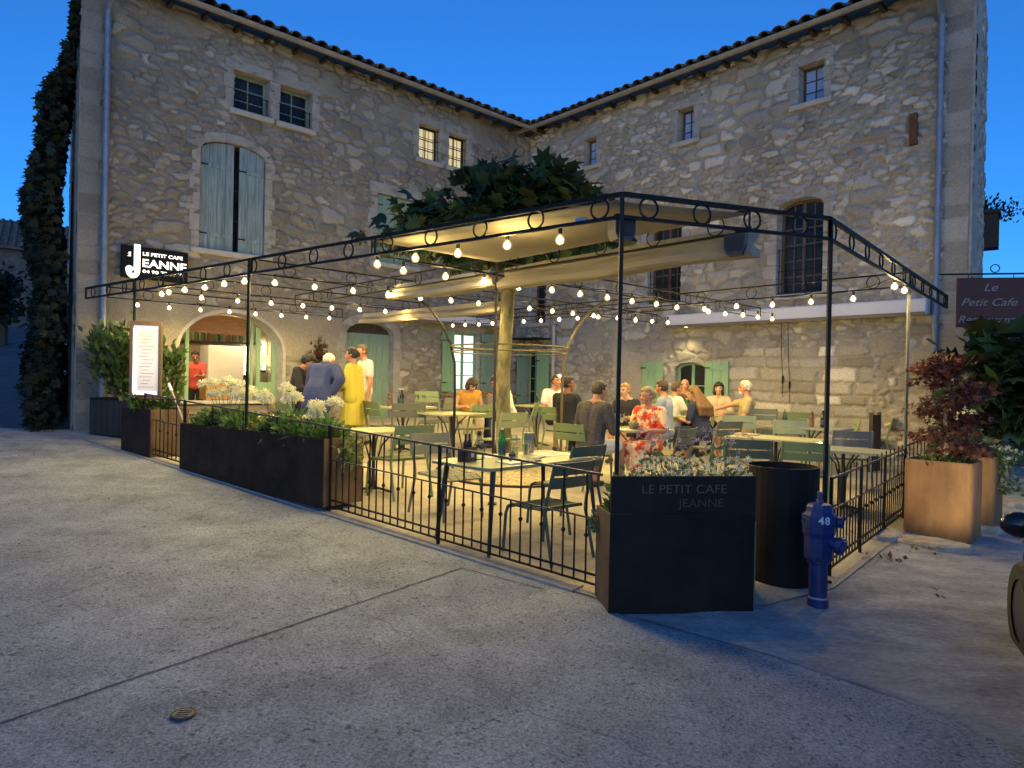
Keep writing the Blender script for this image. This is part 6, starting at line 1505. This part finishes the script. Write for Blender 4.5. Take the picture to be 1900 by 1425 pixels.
# ================= HYDRANT =================
blue=mat('hydrant_blue_paint',(.006,.016,.085),.5,0,ns=7,col2=(.014,.034,.15),bump=.12,bs=60)
hp=fl(1517,1120);hy=thing('fire_hydrant','dark blue fire hydrant numbered 48 beside the black round planter','hydrant',tuple(hp),R(-12))
b=MB();b.lathe([(.075,-.03),(.075,.04),(.066,.045),(.066,.30),(.078,.31),(.078,.34)],n=20);b.build('standpipe',blue,hy)
b=MB();b.lathe([(.0655,.045),(.0685,.045),(.0685,.058),(.0655,.058)],n=20,cap=False);b.build('reflective_band',mat('pale_band',(.30,.33,.42),.5),hy)
b=MB();n=8
prof=[(.098,.335),(.105,.36),(.105,.50),(.118,.54),(.122,.62),(.122,.665),(.095,.69),(.092,.725),(.080,.745),(.035,.752)]
b.lathe(prof,n=8);b.build('body',blue,hy)
b=MB();b.lathe([(.030,.75),(.026,.775),(.020,.78),(.020,.835)],n=6);b.build('operating_nut',blue,hy)
def nozzle(ang,z,r,L,name='outlet',tilt=0):
    b=MB();b.lathe([(r*.8,.08),(r*.8,L*.72),(r*1.12,L*.74),(r*1.12,L*.95),(r*.9,L),(r*.4,L)],n=14,axis='x')
    M=Matrix.Translation((0,0,z))@Matrix.Rotation(R(ang),4,'Z')@Matrix.Rotation(R(tilt),4,'Y');b.v=[tuple(M@Vector(p)) for p in b.v];o=b.build(name,blue,hy)
    b=MB();
    for k in range(3): a=2.09*k;b.box(L*.93,L*1.04,r*.9*math.cos(a)-.010,r*.9*math.cos(a)+.010,r*.9*math.sin(a)-.010,r*.9*math.sin(a)+.010)
    b.v=[tuple(M@Vector(p)) for p in b.v];b.build('lug',blue,o)
for k in range(8): b=MB();a=.785*k+.2;b.lathe([(.010,.337),(.010,.354),(.006,.358)],(.090*math.cos(a),.090*math.sin(a),0),6);b.build('bolt',blue,hy)
nozzle(-38,.50,.056,.19,tilt=14);nozzle(0,.615,.036,.155);nozzle(178,.63,.030,.115)
nm=textmesh('48',.075,.0015,bold=.0015,spacing=1.15)
for v in nm.vertices:   # wrap the figures round the upper body
    a=(v.co.x-.05)/.126; v.co=Vector((.1265*math.sin(a),-.1265*math.cos(a)-v.co.z,v.co.y))
nm.materials.clear();nm.materials.append(mat('figure_white',(.55,.58,.72),.5));o=link('number',nm,hy);o.location=(0,.0035,.615);o.rotation_euler=(0,0,R(8))
# ================= CAR at the right edge =================
car_p=mat('dark_car_paint',(.012,.012,.013),.18,.3,spec=.7);tyre=mat('tyre',(.012,.012,.012),.85);rim_m=mat('alloy',(.06,.06,.065),.4,.6)
ca=thing('parked_car','dark parked car with its door mirror at the right edge of the picture','car',(3.61,2.95,g(3.61,2.95)),R(65))
# body: lengthwise sections (x forward), half widths and heights
sec=[(2.05,.55,.36,.58),(1.95,.70,.26,.68),(1.55,.80,.22,.80),(1.0,.84,.22,.90),(.75,.85,.22,.96),(-.2,.86,.22,.98),(-1.2,.86,.22,1.0),(-1.75,.82,.25,.98),(-2.0,.70,.34,.90)]
V=[];Fs=[];m=12
for (x,w,z0,z1) in sec:
    for k in range(m):
        a=2*math.pi*k/m+math.pi/12; cx=math.copysign(abs(math.cos(a))**.5,math.cos(a));cz=math.copysign(abs(math.sin(a))**.6,math.sin(a))
        V.append((x,w*cx,(z0+z1)/2+(z1-z0)/2*cz))
for i in range(len(sec)-1):
    for k in range(m): Fs.append((i*m+k,(i+1)*m+k,(i+1)*m+(k+1)%m,i*m+(k+1)%m))
Fs+=[tuple(range(m)),tuple((len(sec)-1)*m+k for k in range(m-1,-1,-1))]
MB().add(V,Fs).build('body',car_p,ca,smooth=True)
sec=[(.95,.70,.90,.93),(.35,.66,.90,1.32),(-.3,.62,.9,1.42),(-1.1,.60,.9,1.38),(-1.85,.66,.9,1.0)];V=[];Fs=[]
for (x,w,z0,z1) in sec: V+=[(x,-w-.1,z0),(x,-w+.04,z1),(x,w-.04,z1),(x,w+.1,z0)]
for i in range(4):
    for k in range(4): Fs.append((i*4+k,(i+1)*4+k,(i+1)*4+(k+1)%4,i*4+(k+1)%4))
Fs+=[(0,1,2,3),(19,18,17,16)]
MB().add(V,Fs).build('cabin_glass',mat('car_glass',(.015,.018,.022),.06,spec=.8),ca)
for sx in (1.25,-1.30):
    for sy in (-1,1):
        b=MB();b.lathe([(.20,-.10),(.30,-.10),(.325,-.07),(.325,.07),(.30,.10),(.20,.10)],(sx,sy*.77,.315),22,'y',cap=False);w=b.build('wheel',tyre,ca)
        b=MB();b.lathe([(.20,-.09),(.20,.09)],(sx,sy*.77,.315),18,'y')
        b.build('rim',rim_m,w)
for sy in (-1,1):
    b=MB();b.sph((.62,sy*1.0,.98),.10,12,8,(.55,1.05,.75));mi=b.build('door_mirror',car_p,ca,smooth=True);b=MB();b.tube([(.62,sy*.84,.95),(.62,sy*.95,.96)],.025,6);b.build('mirror_arm',car_p,mi)
    b=MB();b.sph((1.86,sy*.62,.66),.12,10,7,(.9,.9,.55));b.build('headlight',mat('headlight_glass',(.03,.03,.03),.1,.2),ca,smooth=True)
    b=MB();b.box(.1,.24,sy*.865,sy*.88,.80,.83);b.build('door_handle',car_p,ca)
# its right-hand... the near headlight is on and shines along the paving
hl=wmat(ca)@Vector((2.08,.60,.62))
hb=MB();hb.sph((1.99,.60,.64),.035,10,7,(.8,1,.8));hb.build('lit_bulb',mat('lit_headlight',(1,1,.9),.3,emit=(1,.85,.55),es=2),ca)
d=Vector((4.62,7.10,.62))-hl
lamp('headlight_beam',tuple(hl+d.normalized()*.12),80,(1,.80,.46),None,.03,spot=36,rot=d.to_track_quat('-Z','Y').to_euler())
# dry leaves on the right paving
lf=mat('dry_leaf',(.11,.055,.03),.8,island=.4);rng=np.random.default_rng(77)
for i,(u,v,n,l) in enumerate([(180,930,2,'pair of dead leaves on the pavement before the left planter'),(75,843,2,'dead leaf on the pavement near the lane'),(1650,1040,26,'drift of dry brown leaves below the rough stone slab'),(1700,1022,14,'few dry leaves before the near rusty planter'),(1738,1108,5,'small heap of dry leaves on the right paving')]):
    p=fl(u,v);t=thing('dry_leaves',l,'leaves',tuple(p));t['kind']='thing';P=np.array(p)+np.c_[rng.normal(size=n)*.10,rng.normal(size=n)*.05,.012+.02*rng.random(n)];leaves('leaf_drift',lf,t,P,.055,'simple',up=.8,seed=200+i)
# ================= FAR LEFT: house, trees and hedges up the lane =================
def blockhouse(label,c,yaw,W,D,H,roofh,m,win=(),over=.3,zb=None):
    z=zb if zb is not None else ground(c[0],c[1])-.3;t=thing('far_house',label,'house',(c[0],c[1],z),yaw)
    b=MB();b.add([(-W/2,0,0),(W/2,0,0),(W/2,D,0),(-W/2,D,0),(-W/2,0,H),(W/2,0,H),(W/2,D,H),(-W/2,D,H),(-W/2,D/2,H+roofh),(W/2,D/2,H+roofh)],[(0,1,5,4),(2,3,7,6),(1,2,6,9,5),(3,0,4,8,7)]);b.build('wall',m,t)
    b=MB();o=over;k=roofh/(D/2)
    for s,y0 in ((1,-o),(-1,D+o)):
        z0=H-o*k+.02;n=int(W/.26)
        b.add([(-W/2-.2,y0,z0),(W/2+.2,y0,z0),(W/2+.2,D/2,H+roofh+.02),(-W/2-.2,D/2,H+roofh+.02),(-W/2-.2,y0,z0+.12),(W/2+.2,y0,z0+.12),(W/2+.2,D/2,H+roofh+.14),(-W/2-.2,D/2,H+roofh+.14)],[(0,3,2,1),(4,5,6,7),(0,1,5,4),(1,2,6,5),(2,3,7,6),(3,0,4,7)])
    r=b.build('roof',tile_m,t);b=MB()
    for q in range(int(W/.30)): x=-W/2+.30*q;b.tube([(x,-o-.02,H-o*k+.13),(x,D/2,H+roofh+.15)],.075,6)
    b.build('roof_tiles',tile_m,r)
    for (x,z0,w,h) in win:
        b=MB();b.box(x-w/2,x+w/2,-.05,.02,z0,z0+h);f=b.build('window',wood_dark,t);b=MB();b.box(x-w/2+.06,x+w/2-.06,-.056,-.051,z0+.06,z0+h-.06);b.build('pane',glass_dark,f)
    return t
stone_far=mat('far_stone',(.10,.092,.08),.9,ns=2.5,na=.35,bump=.5,bs=8)
p=dp(30,600,30);blockhouse('far stone house with a tiled roof at the top of the left lane',(p.x-1.5,p.y+1.5),R(34),11,7,4.0,1.7,stone_far,((-1.2,1.9,.9,1.3),(2.2,0.2,1.1,2.2)))
def fartree(label,c,h,r,n,seed,m=ivy_l,size=.45,tr=.25):
    z=ground(c[0],c[1]);t=thing('tree',label,'tree',(c[0],c[1],z));b=MB();b.tube([(0,0,-.2),(.1,0,h*.4),(0,.1,h*.7)],[tr,tr*.7,tr*.3],8);b.build('trunk',twig,t);rng=np.random.default_rng(seed)
    for k in range(4): a=k*1.6;b=MB();b.tube([(0,0,h*.35),(r*.4*math.cos(a),r*.4*math.sin(a),h*.62)],[tr*.4,tr*.15],5);b.build('limb',twig,t)
    P=clumpy(rng,(c[0],c[1],z+h*.62),(r,r,h*.38),n,22);leaves('crown',m,t,P,size,'simple',up=.3,seed=seed);return t
p=dp(15,610,24);fartree('dark tree before the far house at the top of the left lane',(p.x-.3,p.y),2.6,.9,900,301,size=.30)
p=dp(60,610,21.5);fartree('dark bush against the ivy at the top of the left lane',(p.x+.6,p.y),2.2,.8,700,302,size=.28)
p=dp(100,660,15.5);shrub('dark_shrub','dark shrub at the foot of the ivy covered end wall',Vector((p.x-.1,p.y,0)),ground(p.x,p.y),1.3,.5,700,ivy_l,.16,303)
p=dp(112,690,13.6);shrub('dark_shrub','low dark shrub nearest the lane corner of the left house',Vector((p.x+.15,p.y,0)),ground(p.x,p.y),.8,.28,350,ivy_l,.14,304)
# ================= FAR RIGHT =================
p=dp(1822,700,19.0);blockhouse('tall narrow stone house with a dark balcony behind the right house',(p.x-1.1,p.y+.4),R(-38),1.55,4,7.1,.5,stone_far,((.3,3.2,.6,1.2),),over=.35,zb=-.2)
p=dp(1826,430,17.2);bc=thing('balcony','dark wooden balcony box on the tall narrow house','balcony',(p.x,p.y,p.z-.45),R(-38));b=MB();b.box(-.22,.3,-.25,.25,0,.05);b.box(-.22,.3,-.25,-.21,.05,.85);b.box(-.22,.3,.21,.25,.05,.85);b.box(-.24,.34,-.32,.32,.85,.92);b.build('frame',wood_dark,bc);b=MB();b.box(-.2,.28,-.2,.2,.05,.5);b.build('box',blackst,bc)
p=dp(1860,400,17.2);rng=np.random.default_rng(66);t=thing('wild_shrub','wispy shrub growing from the far balcony roof','shrub',(p.x-.45,p.y,p.z-.25));n=260;a=rng.random(n)*6.28;P=np.array((p.x-.2,p.y,p.z-.2))+np.c_[rng.normal(size=n)*.40,rng.normal(size=n)*.2,rng.random(n)*.62];leaves('foliage',ivy_l,t,P,.10,'simple',up=.1,seed=66,out=np.tile([[.3,0,1.]],(n,1)))
b=MB()
for k in range(6): b.tube([(0,0,-.1),(.1+.12*k,0,.2+.08*(k%3)),(.25+.16*k,.05,.35+.12*(k%4))],.008,4)
b.build('stems',twig,t)
p=dp(1950,700,20);blockhouse('low house with a tiled roof behind the red sign',(p.x+1.8,p.y),R(-12),8,5,3.1,1.0,stone_far,(),zb=-.3)
p=dp(1905,640,14.5);fartree('dark tree behind the fig tree on the far right',(p.x+.6,p.y),2.6,1.2,900,305,fig_l,.3)
